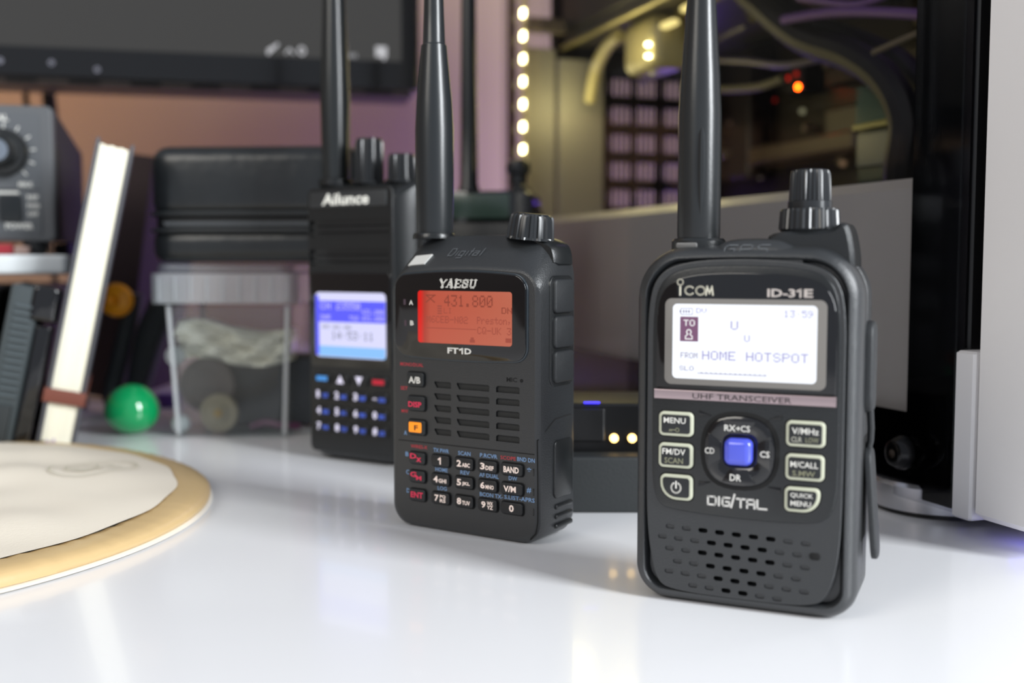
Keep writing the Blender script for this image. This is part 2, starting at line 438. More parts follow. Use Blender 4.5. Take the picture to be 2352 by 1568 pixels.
    def key(u0, v0, u1, v1, rad, lines):
        b = MB(); slab(b, rr(u0 - .45, v0 - .45, u1 + .45, v1 + .45, tuple(x + .4 for x in rad), n=6, m=2), .7, 1.02, .1); b.build('button_well', HOLE, R)
        b = MB(); slab(b, rr(u0, v0, u1, v1, rad, n=6, m=2), .8, 1.9, .35); k = b.build('button', rim, R)
        b = MB(); slab(b, rr(u0 + .75, v0 + .75, u1 - .75, v1 - .75, tuple(max(.3, x - .6) for x in rad), n=6, m=2), 1.7, 2.05, .12); b.build('key_cap', cap, k)
        for (s, a, c, wd, ht, mt) in lines:
            t = MB()
            if s == 'POWER':
                strokes(t, [arcpts(0, 0, 1, 1, 120, 420, 18)], a, c, 1.25, 1.35, .4, 2.09); strokes(t, [[(0, 0), (0, 1)]], a, c, 1, 1.6, .4, 2.09)
            elif s == 'KEY':
                strokes(t, [[(0, -.4), (0, 0), (2, 0)], [(.6, 0), (.6, -.4)], arcpts(2.6, 0, .55, .5, 0, 360, 10)], a, c, .8, 1, .22, 2.09)
            else: text(t, s, a, c, wd, ht, 2.09, bold=.01)
            t.build('lettering', mt, k, smooth=False, fix=False)
    q = (1.3,) * 4
    dim = mat('dim_olive_print', '88886f', .5)
    key(-23.5, 44.9, -14.3, 51.3, q, [('MENU', -22.1, 48.3, 5.9, 1.5, WHITEP), ('KEY', -20.5, 46.6, 0, 0, dim)])
    key(-23.5, 36.5, -14.3, 43.0, q, [('FM/DV', -22.4, 40.0, 6.2, 1.6, WHITEP), ('SCAN', -21.8, 37.7, 5.0, 1.5, dim)])
    key(-23.0, 28.0, -14.3, 34.7, (4.4, 1.4, 1.4, 1.4), [('POWER', -18.6, 31.3, 0, 0, WHITEP)])
    key(9.5, 44.3, 19.1, 50.8, q, [('V/MHz', 11.0, 47.5, 6.6, 1.6, WHITEP), ('CLR', 10.9, 45.5, 2.6, 1.3, mat('mid_print', 'b5b4a6', .5)), ('LOW', 14.4, 45.5, 3.2, 1.3, dim)])
    key(9.5, 35.8, 19.0, 42.4, q, [('M/CALL', 10.8, 39.1, 6.8, 1.5, WHITEP), ('S.MW', 11.3, 36.9, 5.6, 1.4, dim)])
    key(9.4, 27.7, 18.1, 34.0, (1.3, 4.2, 1.3, 1.3), [('QUICK', 10.9, 31.3, 5.6, 1.3, WHITEP), ('MENU', 11.0, 29.3, 5.0, 1.3, WHITEP)])
    # four-way pad
    cx, cy = -2.25, 42.0
    def oct_(h, c): return [(cx - h + c, cy - h), (cx + h - c, cy - h), (cx + h, cy - h + c), (cx + h, cy + h - c), (cx + h - c, cy + h), (cx - h + c, cy + h), (cx - h, cy + h - c), (cx - h, cy - h + c)]
    b = MB(); slab(b, chaikin(oct_(10.2, 4.8), 2), .7, 1.04, .1); b.build('pad_well', HOLE, R)
    b = MB(); out = chaikin(oct_(9.1, 4.3), 2)
    loft(b, [ring(inset(out, 5.2), 1.25), ring(inset(out, 4.6), 1.7), ring(inset(out, 2.2), 1.95), ring(inset(out, .7), 1.9), ring(inset(out, .2), 1.7), ring(out, 1.3), ring(out, .7)])
    pad = b.build('direction_pad', mat('pad_gloss', '0e0e10', .12, coat=.5), R)
    for a in (0, 90, 180, 270):
        b = MB(); r0, r1 = 4.6, 8.0
        P = [(-2.3, r0), (2.3, r0), (4.3, r1), (-4.3, r1)]
        ca, sa = cos(radians(a)), sin(radians(a))
        slab(b, [(cx + x * ca - y * sa, cy + x * sa + y * ca) for x, y in P], 1.7, 2.2, .2)
        b.build('pad_segment', mat('pad_seg', '141416', .15, coat=.4), pad)
    t = MB(); text(t, 'RX', -6.0, 47.2, 2.9, 1.6, 2.24); strokes(t, [[(0, 0), (1, 0)], [(.6, .35), (1, 0), (.6, -.35)]], -2.9, 48.0, .8, 1, .25, 2.24); text(t, 'CS', -1.8, 47.2, 2.4, 1.6, 2.24)
    text(t, 'CD', -11.0, 41.0, 2.5, 1.6, 2.24); text(t, 'CS', 3.2, 41.0, 2.4, 1.6, 2.24); text(t, 'DR', -4.4, 34.4, 2.9, 1.7, 2.24)
    t.build('lettering', WHITEP, pad, smooth=False, fix=False)
    b = MB(); o_ = rr(cx - 3.6, cy - 3.5, cx + 3.6, cy + 3.5, 1.8, n=6, m=2)
    slab(b, inset(o_, -.5), 1.0, 1.35, .1); b.build('joystick_well', HOLE, R)
    b = MB(); loft(b, [ring(inset(o_, 1.75), 4.1), ring(inset(o_, 1.3), 4.05), ring(inset(o_, .6), 3.7), ring(inset(o_, .15), 3.1), ring(o_, 2.4), ring(o_, 1.1)])
    b.build('joystick', mat('blue_joystick', '4a55c4', .2, coat=.5, emit='2a34b8', es=.25), R, ang=60)
    for dx, dy, fx in ((-1, 1, 1), (1, 1, 1), (-1, -1, 1), (1, -1, 1)):
        b = MB(); x, y = cx + dx * 9.0, cy + dy * 9.2
        slab(b, [(x - 1.6, y - .5), (x + 1.6, y - .5), (x + 1.6 * dx, y + .7 * dy)] if dy > 0 else [(x - 1.6, y + .5), (x + 1.6 * dx, y - .8), (x + 1.6, y + .5)], .9, 1.4, .2)
        b.build('corner_mark', mat('gloss_black', '101011', .12), R)
    # DIGITAL in angular strokes
    t = MB()
    L = [([[(0, 0), (0, 1), (.2, 1)], [(0.0, 0), (.8, 0), (1, .2), (1, .8), (.8, 1), (0, 1)]], 0, 2.1), ([[(0, 0), (0, 1)]], 2.9, 1), ([[(1, 1), (.2, 1), (0, .8), (0, .2), (.2, 0), (1, 0), (1, .5), (.55, .5)]], 3.8, 1.8),
         ([[(0, -.1), (.9, 1.45)]], 6.1, .9), ([[(0, 1), (1, 1)], [(.5, 1), (.5, 0)]], 7.6, 1.9), ([[(0, 0), (0, 1), (.8, 1), (1, .8), (1, 0)], [(0, .45), (1, .45)]], 10.2, 1.9), ([[(0, 1), (0, 0), (1, 0)]], 12.8, 2.3)]
    for ln_, du, sw in L: strokes(t, ln_, -10.3 + du, 27.5, sw, 2.1, .52, 1.06)
    t.build('lettering', mat('digital_print', 'cfcdc8', .4), R, smooth=False, fix=False)
    # top: hump, antenna collar, antenna, knobs
    b = MB(); hump = chaikin([(-13, 86), (14, 86), (13, 92.5), (9, 95), (5.5, 96.4), (-6.5, 96.4), (-9.5, 94.6), (-13, 92)], 2)
    loft(b, [ring([(u, min(v, 92.1)) for u, v in inset(hump, .8)], -.5), ring([(u, v - .7) for u, v in hump], -2.3), ring([(u, v - .15) for u, v in hump], -3.2), ring(hump, -4.5), ring(hump, -19), ring(inset(hump, 1.5), -21)])
    hp = b.build('top_hump', PLAST, R)
    t = MB()
    def fg(u, v, wv): return D(u, v + .05, -.62 - (v - 92.1) * .46 + wv * .6)
    for ln_, du in (([[(1, 1), (.2, 1), (0, .8), (0, .2), (.2, 0), (.9, 0), (.9, .5), (.5, .5)]], 0), ([[(0, 0), (0, 1), (.8, 1), (1, .8), (1, .5), (0, .4)]], 4.0), ([[(1, 1), (.2, 1), (0, .75), (.2, .5), (.8, .5), (1, .25), (.8, 0), (0, 0)]], 8.2)):
        strokes(t, ln_, -7.6 + du, 92.75, 2.9, 1.9, .3, .3, shear=.35, f=fg)
    t.build('lettering', mat('raised_gloss', '5a5d60', .12), hp, smooth=False, fix=False)
    b = MB(); lathe(b, [(7.2e-3, 0), (7.2e-3, .0035), (6.6e-3, .0042)], (-.0170, .012, .0925), 32); b.build('antenna_collar', PLAST2, R)
    b = MB(); rbox(b, -21.2, 94.0, -15.5, 95.5, -6.6, -4.4, .5, .3); b.build('collar_latch', mat('latch_grey', '6b6a68', .3), R)
    H = .0965
    b = MB(); lathe(b, [(5.6e-3, 0), (5.75e-3, .001), (5.75e-3, .010), (5.7e-3, .033), (5.2e-3, .043), (4.5e-3, .053), (3.8e-3, .064), (3.5e-3, .080), (3.2e-3, .100), (3.0e-3, .112), (2.2e-3, .1155), (.6e-3, .117)], (-.0170, .012, H), 40)
    an = b.build('antenna', mat('antenna_rubber', '232526', .27, bump=.05, bscale=1500), R, ang=50)
    b = MB()
    P = [(.0, z) for z in range(8)]
    for side in (radians(-72),):
        vs = [(-.0170 + 5.35e-3 * cos(side) + 0.0006 * cos(side), .012 + 5.35e-3 * sin(side), H + .004 + .026 * i / 10) for i in range(11)]
        tube(b, vs, [.0001] + [.0009 * sin(pi * (i + 1) / 12) + .0002 for i in range(9)] + [.0001], 8)
    b.build('flat_grip', mat('antenna_rubber', '2a2c2d'), an)
    b = MB(); out = chaikin([(1, 88), (24.5, 87), (24.3, 93), (22.8, 100.0), (20.5, 100.2), (18.5, 98.2), (3.6, 98.2), (2.5, 95)], 2)
    loft(b, [ring(inset(out, 1), -3.8), ring(out, -5), ring(out, -19), ring(inset(out, 1.2), -21)]); b.build('knob_housing', PLAST2, R)
    b = MB(); lathe(b, [(7.2e-3, 0), (7.7e-3, .0006), (7.8e-3, .0008), (7.5e-3, .0052), (7.1e-3, .0058), (5.5e-3, .0059)], (.0121, .012, .0982), 120, rib=(30, .00035, .0007, .0053)); b.build('outer_knob', mat('knob_black', '26282a', .22), R, ang=25)
    b = MB(); lathe(b, [(5.6e-3, 0), (5.55e-3, .0018), (5.3e-3, .0020), (5.05e-3, .0088), (4.7e-3, .0097), (3.9e-3, .0100), (.5e-3, .0100)], (.0121, .012, .1041), 120, rib=(30, .0003, .0019, .0090)); b.build('inner_knob', mat('knob_black', '26282a'), R, ang=25)
    # right side: flexible socket covers, the lower one hanging open
    def side(b, pts, x0, x1, bev, xf=None):     # outline (depth back, height) pushed outwards along +u
        f = xf or (lambda a, c, x: (x / 1000, a / 1000, c / 1000))
        loft(b, [[(a, c, x1) for a, c in inset(pts, bev)], [(a, c, x1 - bev * .4) for a, c in inset(pts, bev * .3)], [(a, c, x1 - bev) for a, c in pts], [(a, c, x0) for a, c in pts]], f=f)
    b = MB(); side(b, rr(9, 52, 18.5, 75.5, 4.2, n=6, m=2), 26.6, 29.0, .9); b.build('side_cover', RUBBER, R)
    b = MB(); side(b, rr(8, 19, 19, 46, 1.5, n=5, m=2), 26.7, 27.06, .05); b.build('open_socket', HOLE, R)
    b = MB(); side(b, rr(9.5, 14, 18.5, 43, 4.0, n=6, m=2), 0, 1.6, .6, xf=lambda a, c, x: ((27.2 + x + (43 - c) * .075) / 1000, a / 1000, c / 1000)); b.build('hanging_cover', RUBBER, R)
    b = MB(); tube(b, [(.0275, .0135, .0415), (.0282, .0135, .0445), (.0283, .0135, .048), (.0280, .0135, .0525)], .0009); b.build('cover_tether', RUBBER, R)
    b = MB(); side(b, rr(6, 44, 20, 82, 3, n=5, m=2), -31.2, -30, .2, xf=lambda a, c, x: ((-62 - x - .1) / 1000 if False else (-x - 61.5) / 1000, a / 1000, c / 1000))
    b = MB(); side(b, rr(6, 62, 20, 83.5, 3, n=5, m=2), 30.5, 31.9, .5, xf=lambda a, c, x: (-x / 1000, a / 1000, c / 1000)); b.build('push_to_talk', RUBBER, R)
    b = MB(); side(b, rr(6, 36, 20, 60, 3, n=5, m=2), 30.5, 31.7, .5, xf=lambda a, c, x: (-x / 1000, a / 1000, c / 1000)); b.build('side_button', RUBBER, R)
    b = MB(); side(b, rr(6, 9, 20, 30, 3, n=5, m=2), 30.5, 31.8, .6, xf=lambda a, c, x: (-x / 1000, a / 1000, c / 1000)); b.build('side_button', RUBBER, R)
    return R
make_icom()

# ------------------------------------------------------------------ YAESU radio (middle)
def side_R(b, pts, x0, x1, bev):
    f = lambda a, c, x: (x / 1000, a / 1000, c / 1000)
    loft(b, [[(a, c, x1) for a, c in inset(pts, bev)], [(a, c, x1 - bev * .4) for a, c in inset(pts, bev * .3)], [(a, c, x1 - bev) for a, c in pts], [(a, c, x0) for a, c in pts]], f=f)
def make_yaesu():
    R = empty('handheld_radio', (-.01238, .35425, 0), (0, 0, radians(-32.6)))
    tag(R, 'black handheld radio with orange display, red and white keys, in the middle', 'radio')
    def o(i, top, tb, r=12, lo=0): return rr(-35 + i, .3 + i * .6, 25.4 - i, top, (7 - lo, 7 - lo, r, r), n=12, m=14, top=tb, bot=.2)
    # front cap with grille slots
    holes = []; cl = MB()
    for k in range(5):
        v = 49.6 - k * 3.98
        for (a, b_, tr) in ((-16.2, -9.3, 1), (-7.0, 6.0, 1), (8.6, 17.6, 0)):
            hh = 1.05
            out = [(a + (1.0 if tr else 0), v - hh), (b_ - .1, v - hh), (b_, v + hh * .6), (b_ - .5, v + hh), (a + (0 if tr else .6), v + hh), (a, v + hh * .5)]
            holes.append((out, .9))
            rect(cl, a - .1, v - hh - .1, b_ + .1, v + hh + .1, -.82)
    b = MB()
    loft(b, [ring(o(2.2, 86.5, 1.6, 6), 0), ring(o(1.2, 87.1, 1.8, 7), -.3), ring(o(.5, 87.7, 1.9, 8), -.9), ring(o(.1, 90.1, 1.6, 10), -3), ring(o(0, 98.6, .7, 14), -10.5), ring(o(0, 99, .6, 14), -20), ring(o(.8, 98.2, .6, 13), -22.6), ring(o(2.5, 96.5, .6, 12), -24)], holes=holes)
    body = b.build('body', PLAST, R, ang=26)
    cl.build('grille_cloth', FAB, body, smooth=False, fix=False)
    # lens
    b = MB(); out = rr(-32.1, 59.2, 20.4, 85.9, (5, 4, 4.5, 4.5), n=8, m=10, top=1.5, bot=.9)
    slab(b, inset(out, -.5), -.2, .5, .3); b.build('lens_surround', mat('gloss_edge', '30383e', .18), R)
    b = MB(); slab(b, out, .2, .95, .25); lens = b.build('display_lens', LENS, R)
    b = MB(); rbox(b, -22.2, 63.6, 15.3, 81.0, .9, 1.0, 1.0, .02)
    m = mat('orange_backlight', '301008', .3, emit='d2644c', es=.80)
    nt = m.node_tree; tc = nt.nodes.new('ShaderNodeTexCoord'); sp = nt.nodes.new('ShaderNodeSeparateXYZ'); mr = nt.nodes.new('ShaderNodeMapRange'); cr = nt.nodes.new('ShaderNodeValToRGB')
    nt.links.new(tc.outputs['Object'], sp.inputs[0]); nt.links.new(sp.outputs['X'], mr.inputs['Value'])
    mr.inputs['From Min'].default_value = -.0222; mr.inputs['From Max'].default_value = .0153
    cr.color_ramp.elements[0].color = lin('f0120c'); cr.color_ramp.elements[0].position = .03
    e = cr.color_ramp.elements.new(.075); e.color = lin('b84030'); e = cr.color_ramp.elements.new(.14); e.color = lin('c85a44')
    cr.color_ramp.elements[-1].color = lin('c86a50')
    nt.links.new(mr.outputs['Result'], cr.inputs['Fac']); nt.links.new(cr.outputs['Color'], nt.nodes['Principled BSDF'].inputs['Emission Color'])
    b.build('screen', m, lens)
    W = 1.05; t = MB()
    pixels(t, '431.800', -11.2, 75.9, 19.2, 3.8, W, gap=0); strokes(t, [[(0, 0), (1, 1)], [(0, 1), (1, 0)], [(0, 1), (1.1, 1)]], -18.6, 77.2, 3.4, 2.3, .4, W)
    t.build('lettering', emis('lcd_rust', 'a04028', .72), lens, smooth=False, fix=False)
    t = MB(); pixels(t, 'M6CEB-N02', -18.5, 70.4, 16.8, 2.3, W, gap=0); pixels(t, 'Preston,', 1.9, 70.5, 13.2, 2.3, W, gap=0); pixels(t, 'CQ-UK 3', 2.0, 67.2, 13.0, 2.3, W, gap=0)
    for i in range(4): rect(t, -14 + .0, 73.3 + i * .8, -12.2, 73.8 + i * .8, W)
    pixels(t, 'LI', -11.4, 73.6, 3.2, 1.8, W, gap=0); rect(t, -18.5, 68.5, 1.6, 68.75, W)
    rect(t, -1.0, 64.3, 1.0, 65.3, W); rect(t, -.6, 65.3, .6, 66.0, W); rect(t, 12.9, 64.8, 15.1, 66.2, W)
    t.build('lettering', emis('lcd_rust_light', 'b04c38', .76), lens, smooth=False, fix=False)
    t = MB(); pixels(t, 'DN', 11.4, 74.0, 4.0, 2.0, W, gap=0); t.build('lettering', emis('lcd_rust', 'a04028', .6), lens, smooth=False, fix=False)
    # maker's name in slanted slab letters
    t = MB(); S = .22; v0 = 82.25; hh = 2.4; q = .55
    def ser(x, y, l=.55): return [[(x - l / 2, y), (x + l / 2, y)]]
    def put(ls, u, th): strokes(t, ls, u, v0, 1, hh, th, W - .04, shear=S)
    put([[(.2, 1), (1.25, .45)], [(1.25, .45), (1.25, 0)]], -13.3, .8); put([[(2.5, 1), (1.25, .45)]], -13.3, .45); put(ser(.3, 1, .9) + ser(2.5, 1, .7) + ser(1.25, 0, 1.1), -13.3, .28)
    put([[(.4, 0), (1.5, 1)], [(.8, .32), (2.0, .32)]], -10.6, .4); put([[(1.6, 1), (2.4, 0)]], -10.6, .85); put(ser(.4, 0, .8) + ser(2.3, 0, 1.1), -10.6, .28)
    put([[(.6, 0), (.6, 1)]], -7.3, .8); put([[(.1, 0), (2.5, 0), (2.5, .25)], [(.1, 1), (2.4, 1), (2.4, .75)], [(.6, .5), (1.7, .5)]], -7.3, .38)
    put([[(2.2, .72), (2.1, .95), (1.2, 1), (.4, .9), (.4, .68), (1.3, .52), (2.2, .35), (2.2, .1), (1.3, 0), (.4, .05), (.3, .3)]], -4.3, .62)
    put([[(.5, 1), (.5, .2), (.9, 0), (1.8, 0), (2.2, .25), (2.2, 1)]], -1.3, .62); put(ser(.5, 1, 1.2) + ser(2.2, 1, 1.0), -1.3, .28)
    text(t, 'FT', -10.0, 60.4, 4.5, 1.95, W - .04, bold=.035); strokes(t, [[(0, .78), (1, 1), (1, 0)]], -5.0, 60.65, 1.0, 1.45, .6, W - .04); text(t, 'D', -3.1, 60.4, 2.7, 1.95, W - .04, bold=.035); text(t, 'A', -25.9, 76.1, 1.7, 1.6, W - .04, bold=.03); text(t, 'B', -25.5, 69.2, 1.5, 1.6, W - .04, bold=.03)
    t.build('lettering', WHITEP, lens, smooth=False, fix=False)
    t = MB(); rect(t, -28.3, 76.1, -27.3, 78.0, W - .04); rect(t, -28.0, 69.0, -27.0, 70.9, W - .04); t.build('band_light', mat('dim_plum', '4a3a44', .4), lens, smooth=False)
    # slanting top: raised word and a clear lamp
    def drop(u, r_, i_):
        e_ = max(0, (-35 + i_ + r_) - u); return r_ - sqrt(max(0, r_ * r_ - e_ * e_))
    def fs(u, v, wv):      # v counted along the slope from its lower edge
        k = max(0, 1 - ((u + 4.8) / 30.2) ** 2)
        A = (87.7 + 1.9 * k - drop(u, 8, .5), -.9); B = (98.6 + .7 * k - drop(u, 14, 0), -10.5); L_ = math.hypot(B[0] - A[0], B[1] - A[1])
        return D(u, A[0] + (B[0] - A[0]) * v / L_ - (B[1] - A[1]) / L_ * wv, A[1] + (B[1] - A[1]) * v / L_ + (B[0] - A[0]) / L_ * wv)
    t = MB()
    dg = [([[(0, 0), (0, 1), (.8, 1), (1, .7), (1, .3), (.8, 0), (0, 0)]], 0, 2.0), ([[(0, 0), (0, .6)]], 3.2, 1), ([[(1, .6), (0, .6), (0, 0), (1, 0)], [(1, .6), (1, -.35), (0, -.35)]], 4.3, 1.7), ([[(0, 0), (0, .6)]], 7.2, 1), ([[(0, 0), (0, 1)], [(-.5, .6), (.6, .6)]], 8.7, 1), ([[(0, .6), (1, .6), (1, 0), (0, 0), (0, .35), (1, .35)]], 10, 1.7), ([[(0, 0), (0, 1)]], 13, 1)]
    for ls, du, sw in dg: strokes(t, ls, -13.2 + du, 4.2, sw, 3.2, .32, .22, shear=.25, f=fs)
    t.build('lettering', mat('raised_gloss', '3a3c3e'), R, smooth=False, fix=False)
    b = MB()
    P = [(-28.2, .9), (-21.2, .6), (-19.8, 4.9), (-27.2, 5.2)]
    loft(b, [[(a, c, .45) for a, c in P], [(a, c, -.8) for a, c in P]], f=lambda u, v, wv: fs(u, v + .3, wv)); b.build('status_lamp', mat('frosted_white', 'd8d8d4', .3, coat=.3), R)
    # antenna and knob
    b = MB(); lathe(b, [(7.4e-3, 0), (7.4e-3, .0012), (6.9e-3, .002)], (-.0253, .0125, .0985), 32); b.build('antenna_collar', PLAST2, R)
    b = MB(); z0 = .0995
    lathe(b, [(6.3e-3, 0), (6.4e-3, .001), (6.6e-3, .018), (6.65e-3, .036), (6.1e-3, .046), (5.2e-3, .056), (4.35e-3, .0648), (4.0e-3, .0650), (3.85e-3, .0654), (3.5e-3, .075), (3.2e-3, .085), (3.0e-3, .100), (2.9e-3, .125), (2.2e-3, .128), (.5e-3, .1295)], (-.0253, .0130, z0), 40)
    b.build('antenna', mat('antenna_rubber2', '212426', .29, bump=.05, bscale=1500), R, ang=50)
    k = empty('knob', (.0134, .0130, .0978), (0, radians(6), 0)); k.parent = R
    b = MB(); lathe(b, [(8.0e-3, 0), (7.9e-3, .0008), (7.3e-3, .0066), (6.9e-3, .0078), (6.1e-3, .0083), (.5e-3, .0083)], n=108, rib=(18, .0006, .0007, .0079)); 
    o_ = b.build('dial_body', mat('knob_black', '26282a'), k, ang=25)
    b = MB(); lathe(b, [(5.6e-3, 0), (5.4e-3, .0002), (.5e-3, .0002)], (0, 0, .0083), 40); b.build('dial_top', PLAST2, k)
    b = MB(); out = chaikin([(6, 90), (25.3, 88), (25.4, 93), (23.5, 97.0), (14, 99.3), (6, 99.3)], 2); loft(b, [ring(inset(out, 1.2), -9.8), ring(out, -12), ring(out, -20), ring(inset(out, .8), -21)]); b.build('knob_housing', PLAST2, R)
    # keys
    def key(u0, v0, u1, v1, lab, capm=KEYM, lm=WHITEP, ins=None):
        b = MB(); slab(b, rr(u0 - .35, v0 - .35, u1 + .35, v1 + .35, 1.2, n=5, m=2), -.15, .03, .05); b.build('key_well', HOLE, R)
        b = MB(); slab(b, rr(u0, v0, u1, v1, 1.0, n=5, m=2), -.1, 1.1, .4); kk = b.build('key', capm, R)
        if ins: b = MB(); rbox(b, *ins, 1.05, 1.16, .5, .04); b.build('key_window', mat('orange_key', 'ff9c22', .4, emit='ff8a10', es=.35), kk)
        t = MB()
        for (s, a, c, wd, ht) in lab:
            if s == '1': strokes(t, [[(0, .75), (1, 1), (1, 0)]], a, c + .2, .75, ht - .4, .5, 1.2)
            else: text(t, s, a, c, wd, ht, 1.2, bold=.03)
        t.build('lettering', lm, kk, smooth=False, fix=False)
    K2 = mat('key_soft_black', '1d2022', .45)
    key(-27.2, 48.6, -20.0, 53.3, [('A/B', -26.2, 49.6, 5.0, 2.3)], K2)
    key(-27.0, 40.3, -19.6, 45.2, [('DISP', -26.4, 41.5, 5.6, 1.9)], K2, PINKP)
    key(-27.0, 32.1, -19.4, 37.1, [('F', -24.0, 33.6, 1.7, 1.8)], K2, mat('brown_print', '5a3008', .5), ins=(-26.3, 32.9, -20.9, 36.4))
    BF = mat('warm_white_print', 'fbe9df', .5, emit='fbe0d0', es=.12)
    cols = [-13.3, -3.7, 5.7, 15.1]; rws = [24.05, 17.75, 11.4]
    labs = [['1', '2 ABC', '3 DEF', 'BAND'], ['4 GHI', '5 JKL', '6 MNO', 'V/M'], ['7', '8 TUV', '9', '0']]
    for r, v in enumerate(rws):
        for c, u in enumerate(cols):
            s = labs[r][c]; hw = 3.8 if c < 3 else 4.15
            if s in ('BAND', 'V/M'): L = [(s, u - 2.9, v - 1.0, 5.8 if s == 'BAND' else 4.7, 2.0)]
            elif ' ' in s: L = [(s[0], u - 2.6, v - 1.0, 1.8, 2.2), (s[2:], u - .5, v - 1.0, 3.2, 1.4)]
            elif s == '7': L = [('7', u - 2.2, v - 1.0, 1.7, 2.2), ('PQ', u, v + .1, 2.4, 1.2), ('RS', u, v - 1.25, 2.4, 1.2)]
            elif s == '9': L = [('9', u - 2.2, v - 1.0, 1.7, 2.2), ('WX', u, v + .1, 2.4, 1.2), ('YZ', u, v - 1.25, 2.4, 1.2)]
            else: L = [(s, u - .8 + (.3 if s == '1' else 0), v - 1.05, 1.1 if s == '1' else 1.8, 2.3)]
            key(u - hw, v - 1.95, u + hw, v + 1.95, L, KEYM, BF)
        s, dx = [('D', 0), ('G', 0), ('ENT', 0)][r]
        if r < 2: L = [(s, -25.8, v - .2, 2.7, 1.8), ('xM'[r], -23.2, v - 1.1, 2.2, 1.5)]
        else: L = [('ENT', -25.6, v - .9, 5.2, 2.0)]
        key(-26.6, v - 2.0, -19.6, v + 2.0, L, K2, PINKP)
    W = .06
    t = MB()
    for s, u, v, wd in (('TX PWR', -16.7, 26.75, 6.4), ('SCAN', -6.5, 26.7, 5.0), ('P.RCVR', 2.3, 26.8, 6.8), ('BND DN', 16.7, 26.9, 6.6), ('HOME', -15.9, 20.3, 5.1), ('REV', -5.6, 20.3, 3.7), ('AF DUAL', 2.0, 20.3, 7.6), ('DW', 13.5, 20.4, 3.2),
                        ('LOG', -15.0, 14.0, 3.8), ('BCON TX-', 2.2, 13.9, 9.0), ('S.LIST-APRS', 11.8, 14.1, 11.5)):
        text(t, s, u, v, wd, 1.35, W, bold=.012)
    for s, u, v in (('A', -29.2, 31.5), ('B', -28.6, 24.2), ('C', -28.4, 18.0), ('D', -28.2, 11.6)): text(t, s, u, v, 1.3, 1.5, W, bold=.012)
    text(t, '*', 20.4, 23.6, 1.6, 1.6, W, bold=.02); text(t, '#', 20.3, 17.0, 1.7, 1.7, W, bold=.01)
    t.build('lettering', BLUEP, R, smooth=False, fix=False)
    t = MB()
    for s, u, v, wd in (('MONO/DUAL', -30.6, 55.2, 9.8), ('SET', -30.5, 47.0, 3.0), ('MW', -30.2, 39.1, 2.8), ('WIRES-X', -26.3, 27.3, 7.0), ('SCOPE', 10.3, 26.9, 5.9)): text(t, s, u, v, wd, 1.2, W, bold=.008)
    t.build('lettering', REDP, R, smooth=False, fix=False)
    t = MB(); text(t, 'MIC', 12.6, 52.2, 4.0, 1.5, .05, bold=.02); t.build('lettering', HOLE, R, smooth=False, fix=False)
    b = MB(); rbox(b, 17.7, 52.2, 18.9, 53.4, -.1, .06, .58, .02); b.build('microphone_hole', HOLE, R)
    # groove above the number keys, the seam at the right and small marks
    b = MB(); rect(b, -31.6, 29.4, 23.2, 29.75, .03); b.build('panel_groove', HOLE, R, smooth=False)
    b = MB()
    for v in (23.8, 17.4, 11.0): rbox(b, 22.6, v - 1.2, 23.1, v + 1.2, -.1, .1, .2, .05)
    b.build('edge_mark', PLAST2, R)
    b = MB(); tube(b, [(.0241, .0001, .034), (.0243, .0002, .020), (.0243, .0002, .008), (.0236, .0002, .004), (.0215, .0003, .0018)], .00022, 6); tube(b, [(.0241, .0001, .034), (.0253, .0035, .037), (.0254, .009, .040), (.0254, .019, .0405)], .00025, 6); b.build('battery_seam', HOLE, R)
    # right side keys and rib
    b = MB(); side_R(b, rr(5.2, 50.5, 20.5, 86.2, 3.5, n=6, m=2), 25.0, 25.7, .2); b.build('side_bezel', PLAST2, R)
    for (v0, v1) in ((74.2, 85.0), (63.0, 73.2), (51.8, 62.0)):
        b = MB(); side_R(b, rr(6.8, v0, 19, v1, 1.6, n=5, m=2), 25.4, 26.9, .6); b.build('side_key', RUBBER, R)
    for v in (4, 7.2, 10.4):
        b = MB(); side_R(b, rr(9, v, 20, v + 1.6, .7, n=4, m=2), 25.2, 26.1, .4); b.build('grip_rib', PLAST2, R)
    b = MB(); side_R(b, rr(8, 14, 20, 33, 2, n=5, m=2), 25.2, 26.0, .4); b.build('battery_latch', PLAST2, R)
make_yaesu()

